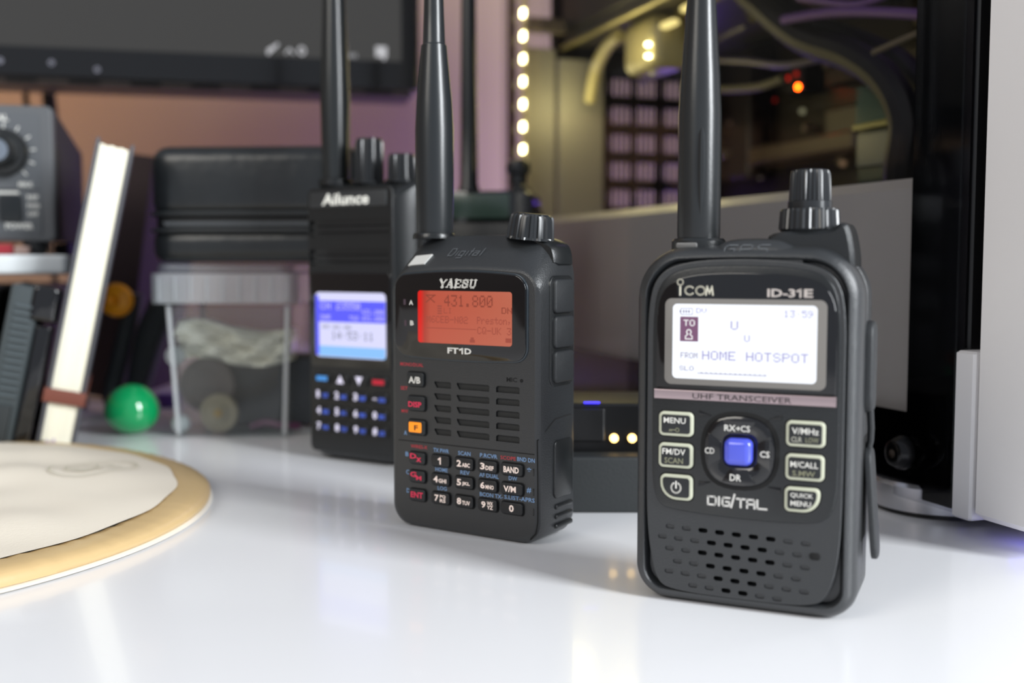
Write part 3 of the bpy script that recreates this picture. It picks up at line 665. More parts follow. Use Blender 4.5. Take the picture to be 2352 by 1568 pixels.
# ------------------------------------------------------------------ Ailunce radio (behind, left)
def make_third():
    R = empty('handheld_radio', (-.06158, .48201, 0), (0, 0, radians(-32.4)))
    tag(R, 'tall black handheld radio with blue and white display and two knobs behind the middle one', 'radio')
    def o(i, r=(6, 6, 3, 3), b=0): return rr(-41 + i, .2 + b, 18.4 - i, 126.5 - i, r, n=8, m=12)
    b = MB()
    holes = []
    for v0, v1 in ((102.2, 109.6), (89.2, 96.4)): holes.append((rr(-37, v0, 10.6, v1, 2.2, n=6, m=3), 1.6))
    loft(b, [ring(o(8.0, b=3), 0), ring(o(6.6, b=2.4), -.3), ring(o(5.2, b=1.6), -1.2), ring(o(.9, b=.4), -8.6), ring(o(0), -10.5), ring(o(0), -28), ring(o(1.5), -31), ring(o(3), -32)], holes=[])
    body = b.build('body', PLAST2, R, ang=30)
    b = MB(); slab(b, rr(-37.8, 3.5, 11.8, 124, 3, n=6, m=6), -1.5, .4, .5, holes=holes); b.build('front_panel', PLAST2, R, ang=30)
    for v in (103.6, 106.6, 90.6, 93.6):
        b = MB(); rbox(b, -36.4, v - .5, 10.0, v + 1.0, -1.3, .0, .5, .3); b.build('grille_bar', PLAST2, R)
    b = MB(); rbox(b, -36.2, 115.2, 8.6, 122.2, .2, .9, .8, .3); lab = b.build('name_plate', mat('name_plate_dark', '2e3032', .4), R)
    t = MB(); text(t, 'Ailunce', -28.6, 116.2, 28.0, 5.2, .96, bold=.03, shear=.12); t.build('lettering', mat('pale_print', 'f2f2ea', .4, emit='f2f2ea', es=.15), lab, smooth=False, fix=False)
    b = MB(); rbox(b, -36.6, 43, 10.6, 86, .2, .9, 2, .3); lens = b.build('display_lens', LENS, R)
    b = MB(); rbox(b, -33.2, 47.6, 8.0, 77.0, .8, 1.0, 2.2, .03); b.build('screen', emis('lilac_white_lcd', 'dcdcff', 1.0), lens)
    W = 1.04
    b = MB(); rect(b, -33.1, 63.6, 7.9, 73.2, W); rect(b, -33.1, 48.4, -31.0, 75.6, W); b.build('screen_band', emis('blue_lcd', '5a5cff', 1.0), lens, smooth=False, fix=False)
    b = MB(); rect(b, -31.0, 47.9, 7.6, 52.6, W); b.build('screen_band', emis('sky_lcd', '8cc4ff', 1.0), lens, smooth=False, fix=False)
    t = MB(); pixels(t, 'CH', -30.0, 69.3, 6.0, 3.2, W + .04); pixels(t, '23550', -20.5, 69.3, 14, 3.2, W + .04); pixels(t, 'DMR', -30, 64.6, 6, 2.2, W + .04); pixels(t, 'TS2', -13, 64.6, 5.5, 2.0, W + .04)
    pixels(t, '431.800', -5.5, 67.5, 12.5, 2.1, W + .04); pixels(t, '431.800', -5.5, 64.6, 12.5, 2.1, W + .04); 
    t.build('lettering', emis('lcd_soft_white', 'c8c4ff', 1.0), lens, smooth=False, fix=False)
    t = MB(); pixels(t, '14:53:11', -23.5, 55.8, 24.5, 3.6, W + .04); pixels(t, '05:02:00', -29, 60.5, 17, 1.6, W + .04)
    t.build('lettering', emis('lcd_slate', '7a7f96', .8), lens, smooth=False, fix=False)
    # keys
    kb = mat('small_key', '121315', .4); bl = mat('blue_key_print', '4a6ae0', .5, emit='3a5ad8', es=.12)
    us = [-29.4, -18.4, -7.3, 3.8]; vs = [37.6, 30.2, 22.7, 15.4]
    for r, v in enumerate(vs):
        for c, u in enumerate(us):
            b = MB(); rbox(b, u - 4.2, v - 2.5, u + 4.6, v + 2.5, .2, 1.5, 1.3, .5); k = b.build('key', kb, R)
            t = MB()
            if r == 0:
                if c == 0: rect(t, u - 3.3, v - 1.1, u + 3.3, v + 1.1, 1.56); mt = mat('menu_key_blue', '4a96e0', .5, emit='3a80d0', es=.2)
                elif c == 3: rect(t, u - 3.3, v - 1.1, u + 3.3, v + 1.1, 1.56); mt = mat('exit_key_red', 'c01c34', .5, emit='b01028', es=.2)
                else:
                    s = 1 if c == 1 else -1; t.add([D(u - 2.2, v - 1.8 * s, 1.56), D(u + 2.2, v - 1.8 * s, 1.56), D(u, v + 2.0 * s, 1.56)], [(0, 1, 2)]); mt = BF2
                t.build('key_symbol', mt, k, smooth=False)
            else:
                s = ['123*', '4560', '789#'][r - 1][c]
                text(t, s, u - 3.2, v - 1.6, 2.3 if s != '1' else 1.6, 3.4 if s != '*' else 2, 1.56, bold=.05); t.build('lettering', BF2, k, smooth=False, fix=False)
                t = MB(); text(t, [['QZ', 'ABC', 'DEF', 'SCN'], ['GHI', 'JKL', 'MNO', 'SPC'], ['PQR', 'TUV', 'WXY', 'LCK']][r - 1][c], u + .2, v - 1.4, 3.6, 2.0, 1.56, bold=.05); t.build('lettering', bl, k, smooth=False, fix=False)
    # antenna, knobs, side
    b = MB(); lathe(b, [(8e-3, 0), (8e-3, .003), (7e-3, .0035)], (-.0340, .0150, .126), 32); b.build('antenna_collar', PLAST2, R)
    b = MB(); lathe(b, [(6.3e-3, 0), (6.5e-3, .004), (6.9e-3, .036), (6.6e-3, .050), (5.6e-3, .075), (5.0e-3, .095), (4.6e-3, .12), (4.2e-3, .145), (3.2e-3, .149), (.6e-3, .151)], (-.0340, .0150, .129), 32); b.build('antenna', mat('antenna_rubber3', '232627', .25), R, ang=50)
    for u, h, r, nm in ((-.0138, .0205, .0067, 'channel_knob'), (.0050, .0125, .0066, 'volume_knob')):
        b = MB(); lathe(b, [(r * 1.12, 0), (r * 1.12, .001), (r, .0015), (r * .96, h - .002), (r * .85, h), (.0005, h)], (u, .0150, .1262), 96, rib=(16, .0007, .0012, h - .001)); b.build(nm, mat('knob_black', '26282a'), R, ang=25)
    b = MB(); side_R(b, rr(9, 96, 24, 126, 1.5, n=4, m=3), 18, 21.5, .8); b.build('side_connector', PLAST2, R)
    for v in (60, 78):
        b = MB(); side_R(b, rr(9, v, 22, v + 14, 2, n=4, m=3), 18, 19.6, .6); b.build('side_key', RUBBER, R)
BF2 = mat('key_white', 'efeaff', .5, emit='e8e4ff', es=.2)
make_third()

# ------------------------------------------------------------------ fourth radio, far behind
def make_fourth():
    R = empty('handheld_radio', (-.0185, .620, 0), (0, 0, radians(-12)))
    tag(R, 'black handheld radio with dull green display farthest back beside the computer case', 'radio')
    b = MB(); o = rr(-32, .2, 30, 131, (6, 6, 5, 5), n=8, m=8)
    loft(b, [ring(inset(o, 3), 0), ring(inset(o, .8), -1), ring(o, -4), ring(o, -28), ring(inset(o, 2), -31)]); b.build('body', PLAST2, R)
    b = MB(); rbox(b, -22, 113, 21, 131, -.2, .6, 2, .3); lens = b.build('display_lens', LENS, R)
    b = MB(); rbox(b, -19, 115.5, 17.5, 129.2, .5, .75, 1, .05); b.build('screen', mat('dull_green_lcd', '3f5249', .25, coat=.3), lens)
    b = MB(); out = chaikin([(16, 112), (31, 108), (35.5, 100), (36, 112), (27, 129), (24, 136), (16, 136)], 2); loft(b, [ring(inset(out, 1), -5), ring(out, -7), ring(out, -24), ring(inset(out, 1), -26)]); b.build('shoulder', PLAST2, R)
    b = MB(); lathe(b, [(5e-3, 0), (5e-3, .006), (6.6e-3, .007), (7e-3, .010), (6.4e-3, .0135), (4e-3, .015), (.5e-3, .0155)], (.0195, .014, .1345), 48, rib=(16, .0005, .0065, .012)); b.build('knob', mat('knob_black', '26282a'), R, ang=30)
    b = MB(); lathe(b, [(6e-3, 0), (6e-3, .003), (5.2e-3, .005), (4.9e-3, .04), (4.3e-3, .10), (4.0e-3, .14), (.8e-3, .142)], (-.0095, .014, .1305), 28); b.build('antenna', mat('antenna_rubber3', '2b2e30'), R, ang=50)
    for r in range(3):
        for c in range(3):
            b = MB(); rbox(b, -18 + c * 14, 30 + r * 12, -8 + c * 14, 37 + r * 12, -.2, 1.2, 1.5, .5); b.build('key', KEYM, R)
make_fourth()

# ------------------------------------------------------------------ charging cradle between the radios
def make_cradle():
    R = empty('charging_cradle', (0.0, .388, 0))
    tag(R, 'low matt black charging cradle with a tiny blue light and painted amber glints between the two front radios', 'charger')
    b = MB(); softbox(b, .012, 0, 0, .088, .012, .0205, .003, .0012); b.build('front_step', mat('matt_black', '26292a', .6, bump=.3, bscale=900), R)
    b = MB(); softbox(b, .010, .0122, 0, .0885, .050, .0385, .004, .0015); b.build('body', mat('dark_gloss', '101011', .3), R)
    b = MB(); softbox(b, .016, .0105, .0245, .0345, .0125, .0365, .001, .0004); b.build('cover_panel', mat('dark_gloss2', '161617', .3), R)
    b = MB(); box(b, .0265, .0108, .0385, .0325, .0125, .0390, .0002); b.build('status_light', emis('blue_light', '4038ff', 3), R)
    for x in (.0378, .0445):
        b = MB(); lathe(b, [(.0008, -.0008), (.0016, -.0005), (.0016, .0005), (.0008, .0008)], (0, 0, 0), 16); o = b.build('contact_glint', emis('amber_glint', 'ffcf7a', 5), R); o.location = (x, .0115, .0255); o.rotation_euler = (pi / 2, 0, 0)  # bright reflections on the contacts, put in as glowing dots
make_cradle()

# ------------------------------------------------------------------ computer case
def make_pc():
    th = 19.31
    R = empty('computer_case', (.1505, .360, 0), (0, 0, radians(th)))
    tag(R, 'large computer case with black-edged glass side, white front and lit interior', 'computer')
    white = mat('case_white', 'e6e3e2', .45, bump=.1, bscale=900)
    blk = mat('case_black', '0d0d0e', .35)
    Z0, ZT, L, WD = .007, .46, .466, .21
    # glass side sheet and its black printed border
    b = MB(); box(b, -.004, 0, Z0, 0, L, ZT, .0005); b.build('glass_panel', clear('smoked_glass', 'ececee', '000000', 0.0, .02, 1.25), R, smooth=False)
    bp = mat('black_glass_border', '030304', .05, spec=.5)
    def strip(y0, z0, y1, z1):
        b = MB(); box(b, .0003, y0, z0, .0014, y1, z1); b.build('glass_border', bp, R, smooth=False)
    strip(0.001, Z0, .0286, ZT); strip(.0286, Z0, L - .016, .037); strip(L - .016, Z0, L, ZT); strip(.0286, ZT - .03, L - .016, ZT)
    # shell
    def part(name, m, *a, bv=.001, sm=False):
        b = MB(); box(b, *a, bv); return b.build(name, m, R, smooth=sm)
    part('bottom_panel', blk, .002, 0, .012, WD, L, .016); part('top_panel', blk, .002, 0, ZT - .004, WD, L, ZT)
    part('far_side_panel', blk, WD - .004, .001, .016, WD, L, ZT - .004)
    part('front_frame', blk, .002, .001, .016, WD - .004, .006, ZT - .004)
    part('psu_shroud', mat('shroud_grey', 'b4b0aa', .38), .0045, .0065, .0165, .165, L - .018, .121, bv=.004)
    tray = part('motherboard_tray', mat('tray_black', '141415', .45), .168, .010, .016, .171, L - .012, ZT - .006)
    # rear wall with slot openings
    rw = MB(); ho = []
    for r in range(5):
        for c in range(4):
            a = 76 + c * 22; v = 132 + r * 20.4
            ho.append((rr(a, v, a + 17, v + 12.5, 2, n=3, m=1), 1.8))
    out = [(30, 18), (205, 18), (205, 452), (30, 452)]
    loops = [[Vector((p[0], p[1], 0)) for p in out]] + [[Vector((p[0], p[1], 0)) for p in h] for h, _ in ho]
    tr = tessellate_polygon(loops); pts = [p for l in loops for p in l]
    for yy in (L - .012, L - .0105): rw.add([(p.x / 1000, yy, p.y / 1000) for p in pts], [tuple(t) for t in tr])
    for h, _ in ho:
        m = len(h); rw.add([(p[0] / 1000, L - .012, p[1] / 1000) for p in h] + [(p[0] / 1000, L - .0105, p[1] / 1000) for p in h], [(i, (i + 1) % m, m + (i + 1) % m, m + i) for i in range(m)])
    rear = rw.build('rear_wall', mat('rear_wall_metal', '1c1b1c', .5), R, smooth=False)
    for r in range(5):        # vents across each slot opening
        b = MB()
        for k in range(22): box(b, (76 + k * 4) / 1000, L - .0135, (131 + r * 20.4) / 1000, (78.4 + k * 4) / 1000, L - .0128, (145.5 + r * 20.4) / 1000)
        b.build('slot_vent', mat('vent_dark', '241c2c', .5), rear, smooth=False)
    part('side_baffle', mat('baffle_grey', '8f8d84', .45), .006, L - .020, .122, .030, L - .0165, .243, bv=.0008)
    part('side_baffle', mat('baffle_grey', '8f8d84'), .031, L - .024, .122, .066, L - .018, .236, bv=.0008)
    part('cross_bar', mat('bar_brown', '5c544a', .4), .006, L - .030, .252, .080, L - .022, .262)
    # lit strip of small lamps down the far edge
    b = MB(); box(b, .0035, L - .0305, .125, .0045, L - .0215, .452); st = b.build('light_strip', mat('strip_base', 'b8ab88', .5), R, smooth=False)
    led = None; lm = emis('warm_led', 'fff0a8', 26)
    for i in range(18):
        if led is None:
            b = MB(); box(b, -.0013, -.0026, -.0026, 0, .0026, .0026, .0003); led = b.build('led', lm, st, smooth=False); o = led
        else:
            o = led.copy(); COL.objects.link(o)
        o.parent = st; o.location = (.0034, L - .026, .1705 + i * .0157)
    # graphics card, seen from below
    g = part('graphics_card', mat('card_grey', '4a483e', .35), .036, .17, .246, .166, L - .016, .252)
    b = MB(); box(b, .034, .17, .252, .160, L - .020, .286, .002); b.build('cooler_shroud', mat('card_dark', '2c2b28', .4), g, smooth=False)
    b = MB(); box(b, .034, .19, .2425, .038, L - .016, .2458, .001); b.build('card_rail', mat('rail_yellow_lit', 'a8a070', .3, metal=.5), g, smooth=False)  # yellow light along the card edges is put into the rail colour
    b = MB(); box(b, .060, .19, .2415, .066, L - .03, .2458, .001); b.build('card_rail', mat('rail_yellow_lit', 'a8a070'), g, smooth=False)
    b = MB(); softbox(b, .046, .322, .2110, .074, .370, .2455, .008, .008); b.build('bracket', mat('bracket_cream', 'a8a078', .35), g)
    b = MB(); tube(b, spline([(.05, .43, .205), (.048, .415, .225), (.047, .395, .236), (.046, .375, .240)]), .0045, 10); b.build('bracket_arm', mat('bracket_cream', 'a8a078'), g)
    for (y, z) in ((.3358, .2255), (.3356, .2183)):
        b = MB(); lathe(b, [(.0005, -.001), (.0016, -.0006), (.0016, .0006), (.0005, .001)], (.0, 0, 0), 12); o = b.build('led', lm, g); o.location = (.0445, y - .008, z - .0005)
    b = MB(); lathe(b, [(.0005, -.001), (.0016, -.0006), (.0016, .0006), (.0005, .001)], (.0, 0, 0), 12); o = b.build('led', emis('faint_led', 'b8b070', 1.2), g); o.location = (.0445, .322, .2065)
    for (x, y, z, l) in ((.050, .308, .2338, .022), (.050, .268, .2385, .030)):
        b = MB(); box(b, x, y, z, x + .006, y + l, z + .0035, .001); b.build('bright_bar', emis('warm_bar', 'ffe890', 1.6), g, smooth=False)  # short glowing warm bars below the card
    # board with sockets, chokes and lamps
    mbd = part('motherboard', mat('pcb_brown', '1d1614', .45, var=.4, bscale=60), .1655, .15, .135, .168, L - .02, .42)
    rnd = random.Random(4)
    cap_m = mat('capacitor', '8d8372', .3, metal=.4)
    for i in range(34):
        y = rnd.uniform(.16, .43); z = rnd.uniform(.14, .30); r_ = rnd.uniform(.0022, .004)
        b = MB(); lathe(b, [(r_, 0), (r_, .008), (r_ * .7, .009)], (0, 0, 0), 14); o = b.build('capacitor', cap_m, mbd); o.location = (.1655, y, z); o.rotation_euler = (0, -pi / 2, 0)
    for (y0, z0, y1, z1, h, c) in ((.20, .165, .29, .185, .018, '3a2c24'), (.20, .20, .30, .212, .012, '2c221d'), (.375, .15, .40, .24, .02, '201b1a'), (.24, .24, .30, .29, .02, '161719'), (.250, .157, .366, .1685, .026, '4a3a2a'), (.318, .200, .336, .221, .0165, '161719'), (.17, .15, .19, .24, .012, '2a3138')):
        b = MB(); box(b, .1655 - h, y0, z0, .1655, y1, z1, .0015); b.build('heatsink', mat('hs' + c, c, .4), mbd, smooth=False)
    def led_at(y, z, r_, mt):
        b = MB(); lathe(b, [(r_ * .5, 0), (r_, .0006), (r_, .0015), (r_ * .5, .002)], (0, 0, 0), 12); o = b.build('led', mt, mbd); o.location = (.1490, y, z); o.rotation_euler = (0, -pi / 2, 0)
    led_at(.3202, .2034, .0016, emis('red_led', 'ff4a08', 45)); led_at(.3323, .2108, .0014, emis('dim_red_led', 'd01808', 1.8)); led_at(.3225, .2120, .0016, emis('dim_red_led2', 'b01408', 1.2)); led_at(.3256, .2181, .0016, emis('dim_red_led3', '800c06', .8)); led_at(.3467, .1987, .0014, emis('dim_red_led3', '800c06', .8))
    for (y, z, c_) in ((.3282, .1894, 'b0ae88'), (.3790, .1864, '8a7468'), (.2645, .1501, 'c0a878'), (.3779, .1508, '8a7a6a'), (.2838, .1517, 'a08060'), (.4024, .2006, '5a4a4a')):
        b = MB(); lathe(b, [(.0018, 0), (.0018, .002), (.0008, .003)], (0, 0, 0), 12); o = b.build('capacitor', emis('glint' + c_, c_, .55), mbd); o.location = (.158, y, z); o.rotation_euler = (0, -pi / 2, 0)  # pale glints on capacitors, put in as a faint glow
    # finned radiator block behind the curved hose
    rad = part('radiator', mat('rad_teal_dark', '16302f', .4), .084, .110, .130, .100, .1720, .178)
    for i in range(7):
        b = MB(); box(b, .0815, .111, .1595 + i * .0026, .084, .1712, .1609 + i * .0026, .0003); b.build('radiator_fin', mat('rad_teal', '2f6662', .35), rad, smooth=False)
    b = MB(); box(b, .0795, .111, .1555, .0825, .1712, .1585, .0006); b.build('radiator_band', mat('rad_band', '9b9450', .35), rad, smooth=False)
    b = MB(); box(b, .0825, .111, .1375, .084, .1712, .1545, .0006); b.build('radiator_plate', mat('rad_plate', '3c4a50', .35), rad, smooth=False)
    # hoses and cables
    def hose(name, pts, r, m):
        b = MB(); tube(b, spline(pts), r, 10); b.build(name, m, R)
    hoseM = mat('hose_black', '0e0e10', .55); slv = mat('sleeve_grey', '55505c', .35); slp = mat('sleeve_purple', '6a4a80', .35); sly = mat('sleeve_yellow', '8a8344', .4)
    hose('hose', [(.07, .30, .32), (.07, .2679, .2552), (.07, .2354, .2286), (.07, .1980, .2051), (.07, .1581, .1893), (.07, .1319, .1729), (.07, .1192, .1535), (.07, .1214, .1343), (.08, .133, .118)], .0078, hoseM)
    hose('hose', [(.085, .29, .32), (.085, .2609, .2543), (.085, .2212, .2217), (.085, .1754, .2015), (.085, .1419, .185), (.085, .120, .165)], .0052, hoseM)
    hose('cable', [(.06, .2029, .2153), (.06, .1656, .2107), (.06, .1325, .2041), (.06, .0950, .1949)], .0024, slp)
    hose('cable', [(.06, .190, .2232), (.06, .1802, .2202), (.06, .1487, .2111), (.06, .1296, .2089), (.06, .10, .2100)], .0016, slp)
    hose('cable', [(.09, .43, .220), (.09, .4116, .2261), (.09, .3667, .2244), (.09, .295, .2120), (.09, .2482, .2015), (.09, .2073, .1981), (.09, .1778, .1875)], .0020, slv)
    hose('cable', [(.10, .385, .2110), (.10, .3667, .2078), (.10, .3324, .2012), (.10, .2912, .1964), (.10, .2633, .1972)], .0024, mat('sleeve_olive', '6a664c', .4))
    hose('cable', [(.08, .31, .2255), (.08, .2988, .2263), (.08, .2717, .2275)], .0020, slv)
    hose('cable', [(.06, .130, .1855), (.06, .1227, .1863), (.06, .1000, .1885)], .0014, mat('sleeve_beige', '6c6250', .4))
    for i in range(6): hose('cable', [(.10, .34 - i * .004, .285), (.10, .3181 - i * .004, .2594), (.10, .2980 - i * .004, .2370)], .0013, sly)
    # white front of the case
    part('front_panel', white, -.0045, -.042, Z0 + .0005, WD, -.0095, ZT, bv=.002)
    part('corner_piece', mat('case_white2', 'dcdadb', .4), -.0045, -.0092, .006, .03, -.0002, .0615, bv=.0008)
    part('recessed_strip', mat('case_lilac_white', 'c9c3cf', .4), .004, -.0092, .0618, 0.03, -.0045, ZT, bv=.0005)
    # screw, feet
    sp = empty('thumb_screw', (-.004, .0239, .0234), (0, -pi / 2, 0)); sp.parent = R
    b = MB(); lathe(b, [(.0056, 0), (.0061, .0004), (.0061, .0022), (.0045, .0050), (.0038, .0054), (.0022, .0054), (.0021, .0040)], n=40); b.build('screw_head', mat('black_chrome', '2a2a2b', .18, metal=.9), sp, ang=30)
    b = MB(); lathe(b, [(.0021, .0041), (.0021, .0054), (.0017, .0054), (.0017, .0042)], n=6); b.build('hex_socket', mat('socket_metal', '77706a', .2, metal=1), sp, ang=20)
    for (x, y) in ((.020, .034), (.020, L - .05), (WD - .03, .034), (WD - .03, L - .05)):
        f = empty('foot', (x, y, 0)); f.parent = R
        b = MB(); lathe(b, [(.0235, .0015), (.0245, .002), (.0245, .0105), (.0235, .0118)], n=48); b.build('metal_ring', mat('satin_silver', 'cfcfd4', .25, metal=.9), f)
        b = MB(); lathe(b, [(.0225, 0), (.023, .0003), (.023, .0016)], n=48); b.build('rubber_pad', blk, f)
    # blue-violet strip glowing under the front edge
    b = MB(); box(b, .006, -.040, .0055, .012, -.015, .0068); b.build('under_light', emis('violet_strip', '6a60ff', 1.5), R, smooth=False)
    # warm strip and card light, plus unseen points added to brighten shroud and cables
    for n_, loc, e, c, r_ in (('strip_light', (.030, L - .050, .200), .08, (1, .86, .38), .02), ('card_light', (.030, .34, .222), .05, (1, .86, .40), .02), ('shroud_fill', (.008, .27, .165), .05, (1, .85, .35), .01),
                          ('violet_inner_fill', (.12, .16, .33), .05, (.62, .35, 1), .02)):
        d = bpy.data.lights.new(n_, 'POINT'); d.energy = e; d.color = c; d.shadow_soft_size = r_
        o = bpy.data.objects.new(n_, d); COL.objects.link(o); o.parent = R; o.location = loc
make_pc()

# ------------------------------------------------------------------ monitor
def make_monitor():
    R = empty('monitor', (-.0666, .80, .2137), (0, 0, radians(12.8)))
    tag(R, 'black computer monitor showing a dark desktop with small tray icons, above the desk', 'monitor')
    b = MB(); softbox(b, -.56, .0005, .0015, 0, .020, .34, .003, .0012); b.build('housing', mat('monitor_black', '0b0b0c', .18, coat=.3), R)
    b = MB(); softbox(b, -.555, .004, -.003, -.004, .045, .300, .004, .002); b.build('rear_shell', mat('shell_brown_black', '3b332e', .4), R)
    b = MB(); box(b, -.547, -.0003, .0215, -.0135, .0010, .33); sc_ = b.build('screen', mat('dark_screen', '0c0c0c', .22, emit='3b3a38', es=1.0), R, smooth=False)
    f = lambda x, z, y: (x / 1000, -y / 1000, z / 1000)
    ic = emis('icon_white', 'c8c8cc', .9); W = .5
    t = MB(); strokes(t, [[(0, 0), (1, 1)], [(0, .3), (.4, .6)]], -107, 23.5, 6, 6, 2.0, W, f=f)
    t.build('tray_icon', ic, sc_, smooth=False, fix=False)
    t = MB(); strokes(t, [[(0, 0), (.5, 1), (1, 0)]], -95, 24, 5, 3, 1.2, W, f=f); t.build('tray_icon', ic, sc_, smooth=False, fix=False)
    t = MB(); strokes(t, [arcpts(.5, .5, .5, .5, 0, 360, 12)], -86, 23.5, 4, 5, 1.3, W, f=f); t.build('tray_icon', ic, sc_, smooth=False, fix=False)
    t = MB()
    for i in range(4): rect(t, -61 + i * 2.3, 28.2, -59.3 + i * 2.3, 31.0, W, f=f)
    for i in range(7): rect(t, -61 + i * 2.3, 22.6, -59.3 + i * 2.3, 25.6, W, f=f)
    t.build('clock_digits', emis('clock_grey', '9a9a9e', .8), sc_, smooth=False, fix=False)
    t = MB(); rect(t, -32, 24, -24, 31.5, W, f=f); rect(t, -27, 22, -25, 24, W, f=f); t.build('tray_icon', ic, sc_, smooth=False, fix=False)
    for x, z in ((-354, 10.5), (-318, 10.8), (-283, 11), (-251, 11), (-222, 7.5)):
        t = MB(); strokes(t, [arcpts(.5, .5, .5, .5, 0, 360, 10)], x, z - 1, 2.4, 2.4, 1.1, .25, f=f); t.build('button_mark', mat('button_print', 'b9b9c8', .5), R, smooth=False, fix=False)
    for i in range(9):
        b = MB(); box(b, -.36 + i * .040, .0036, -.0022, -.340 + i * .040, .0045, .0006); b.build('vent_slot', HOLE, R, smooth=False)
    b = MB(); box(b, -.32, .045, .10, -.22, .060, .20, .003); box(b, -.29, .060, .13, -.25, .24, .17, .003); b.build('wall_bracket', DARKMET, R, smooth=False)
make_monitor()
# cables hanging below the monitor, behind the meter
for (x, yy, r_, lab, nm) in ((-.365, .83, .0022, 'thin black cable hanging below the monitor at the far left', 'cable'), (-.3475, .83, .0050, 'thick black cable hanging below the monitor behind the meter', 'cable')):
    b = MB(); tube(b, spline([(x - .01, yy + .06, .245), (x - .004, yy + .01, .225), (x, yy, .205), (x + .002, yy + .005, .17), (x + .004, yy + .03, .08), (x + .004, yy + .05, .006)]), r_, 10)
    tag(b.build(nm, mat('cable_black', '121212', .5)), lab, 'cable')

# ------------------------------------------------------------------ shelf riser with the meter on it
def make_shelf():
    R = empty('desk_shelf', (-.2275, .560, 0), (0, 0, radians(20))); tag(R, 'white low desk shelf at the left edge under the meter', 'shelf')
    b = MB(); softbox(b, -.38, 0, .0845, 0, .14, .0945, .004, .002); b.build('shelf_board', mat('shelf_white', 'd3d8da', .4), R)
    for x in (-.37, -.185):
        b = MB(); box(b, x, .015, 0, x + .012, .13, .0845, .001); b.build('leg_panel', mat('shelf_white', 'd3d8da'), R, smooth=False)
make_shelf()
def make_meter():
    R = empty('power_meter', (-.2420, .5800, .0947), (0, 0, radians(12)))
    tag(R, 'dark grey radio power meter with black knob and switch on the white shelf', 'meter')
    gm = mat('meter_grey', '55575a', .5, bump=.2, bscale=900); sm_ = mat('meter_shell', '2b2727', .8)
    b = MB(); slab(b, rr(-150, 7, 0, 78, 3.5, n=6, m=3), -6, 0, 1.4); b.build('front_frame', gm, R)
    b = MB(); slab(b, rr(-147, 10, -6.5, 74, 2, n=5, m=3), -.5, .6, .3); p = b.build('front_panel', mat('meter_panel', '515458', .55), R)
    b = MB(); loft(b, [ring([(-148, 8), (-1.5, 8), (-1.5, 76), (-148, 76)], -6), ring([(-148, 8), (-1.5, 8), (-1.5, 76), (-148, 76)], -20), ring([(-148, 8), (-1.5, 8), (-1.5, 62), (-148, 62)], -95), ring([(-146, 10), (-3, 10), (-3, 58), (-146, 58)], -100)]); b.build('shell', sm_, R, ang=20)
    k = empty('knob', (-.0240, 0, .0530), (pi / 2, 0, 0)); k.parent = R
    b = MB(); lathe(b, [(.0122, 0), (.0122, .005), (.0112, .0065), (.0085, .007), (.0075, .016), (.0068, .017)], n=72, rib=(24, .0005, .0068, .0165)); b.build('knob_skirt', PLAST2, k, ang=30)
    b = MB(); lathe(b, [(.0055, .0168), (.0055, .0173), (.0005, .0176)], n=32); b.build('knob_cap', mat('satin_cap', '9aa4b0', .25, metal=.8), k)
    t = MB(); W = .66
    text(t, 'CAL', -30.0, 71.0 - 1.5, 8.5, 3.4, W, bold=.03)
    for a in (90, 62, 35, 8, -20, -47, 118, 145):
        c, s = cos(radians(a)), sin(radians(a)); strokes(t, [[(13.3 * c, 13.3 * s), (15.2 * c, 15.2 * s)]], -24.0, 53.0, 1, 1, .8, W)
    text(t, 'MAX', -17.5, 35.5, 7, 2.6, W, bold=.03); text(t, 'MIN', -36.5, 35.5, 7, 2.6, W, bold=.03)
    text(t, 'REF', -13.5, 29.5 - .5, 5.5, 2.2, W, bold=.02); text(t, 'FWD', -13.5, 24.5, 6.0, 2.2, W, bold=.02); text(t, 'OFF', -13.5, 20.2, 5.2, 2.2, W, bold=.02)
    text(t, 'POWER', -24.5, 13.5, 13.5, 3.0, W, bold=.03); rect(t, -29, 31.8, -17.5, 33.0, W)
    t.build('lettering', mat('meter_print', 'd2d2cc', .5), p, smooth=False, fix=False)
    b = MB(); rect(b, -147, 33.8, -7, 34.3, .65); b.build('panel_line', HOLE, p, smooth=False)
    b = MB(); rbox(b, -27, 17.5, -16, 31, .4, 2.4, 1, .6); b.build('switch', mat('switch_black', '14191c', .3), R)
    b = MB(); rbox(b, -120, 25, -50, 70, .4, 1.5, 2, .4); b.build('meter_window', LENS, R)
    for (u, y) in ((-12, 8), (-12, 88), (-138, 8), (-138, 88)):
        b = MB(); lathe(b, [(.005, 0), (.006, .003), (.006, .0075)], (u / 1000, y / 1000, 0), 20); b.build('foot', RUBBER, R)
make_meter()
R = empty('plug_adapter', (-.268, .572, .0947), (0, 0, .2)); tag(R, 'small red plug lying under the power meter on the white shelf', 'plug')
b = MB(); softbox(b, -.005, 0, 0, .006, .01, .0055, .0015, .0008); b.build('red_body', mat('red_plastic', 'a8303a', .4), R)
b = MB(); softbox(b, .0062, .001, 0, .014, .009, .0045, .001, .0006); b.build('beige_end', mat('beige_plastic', 'b59a90', .4), R)

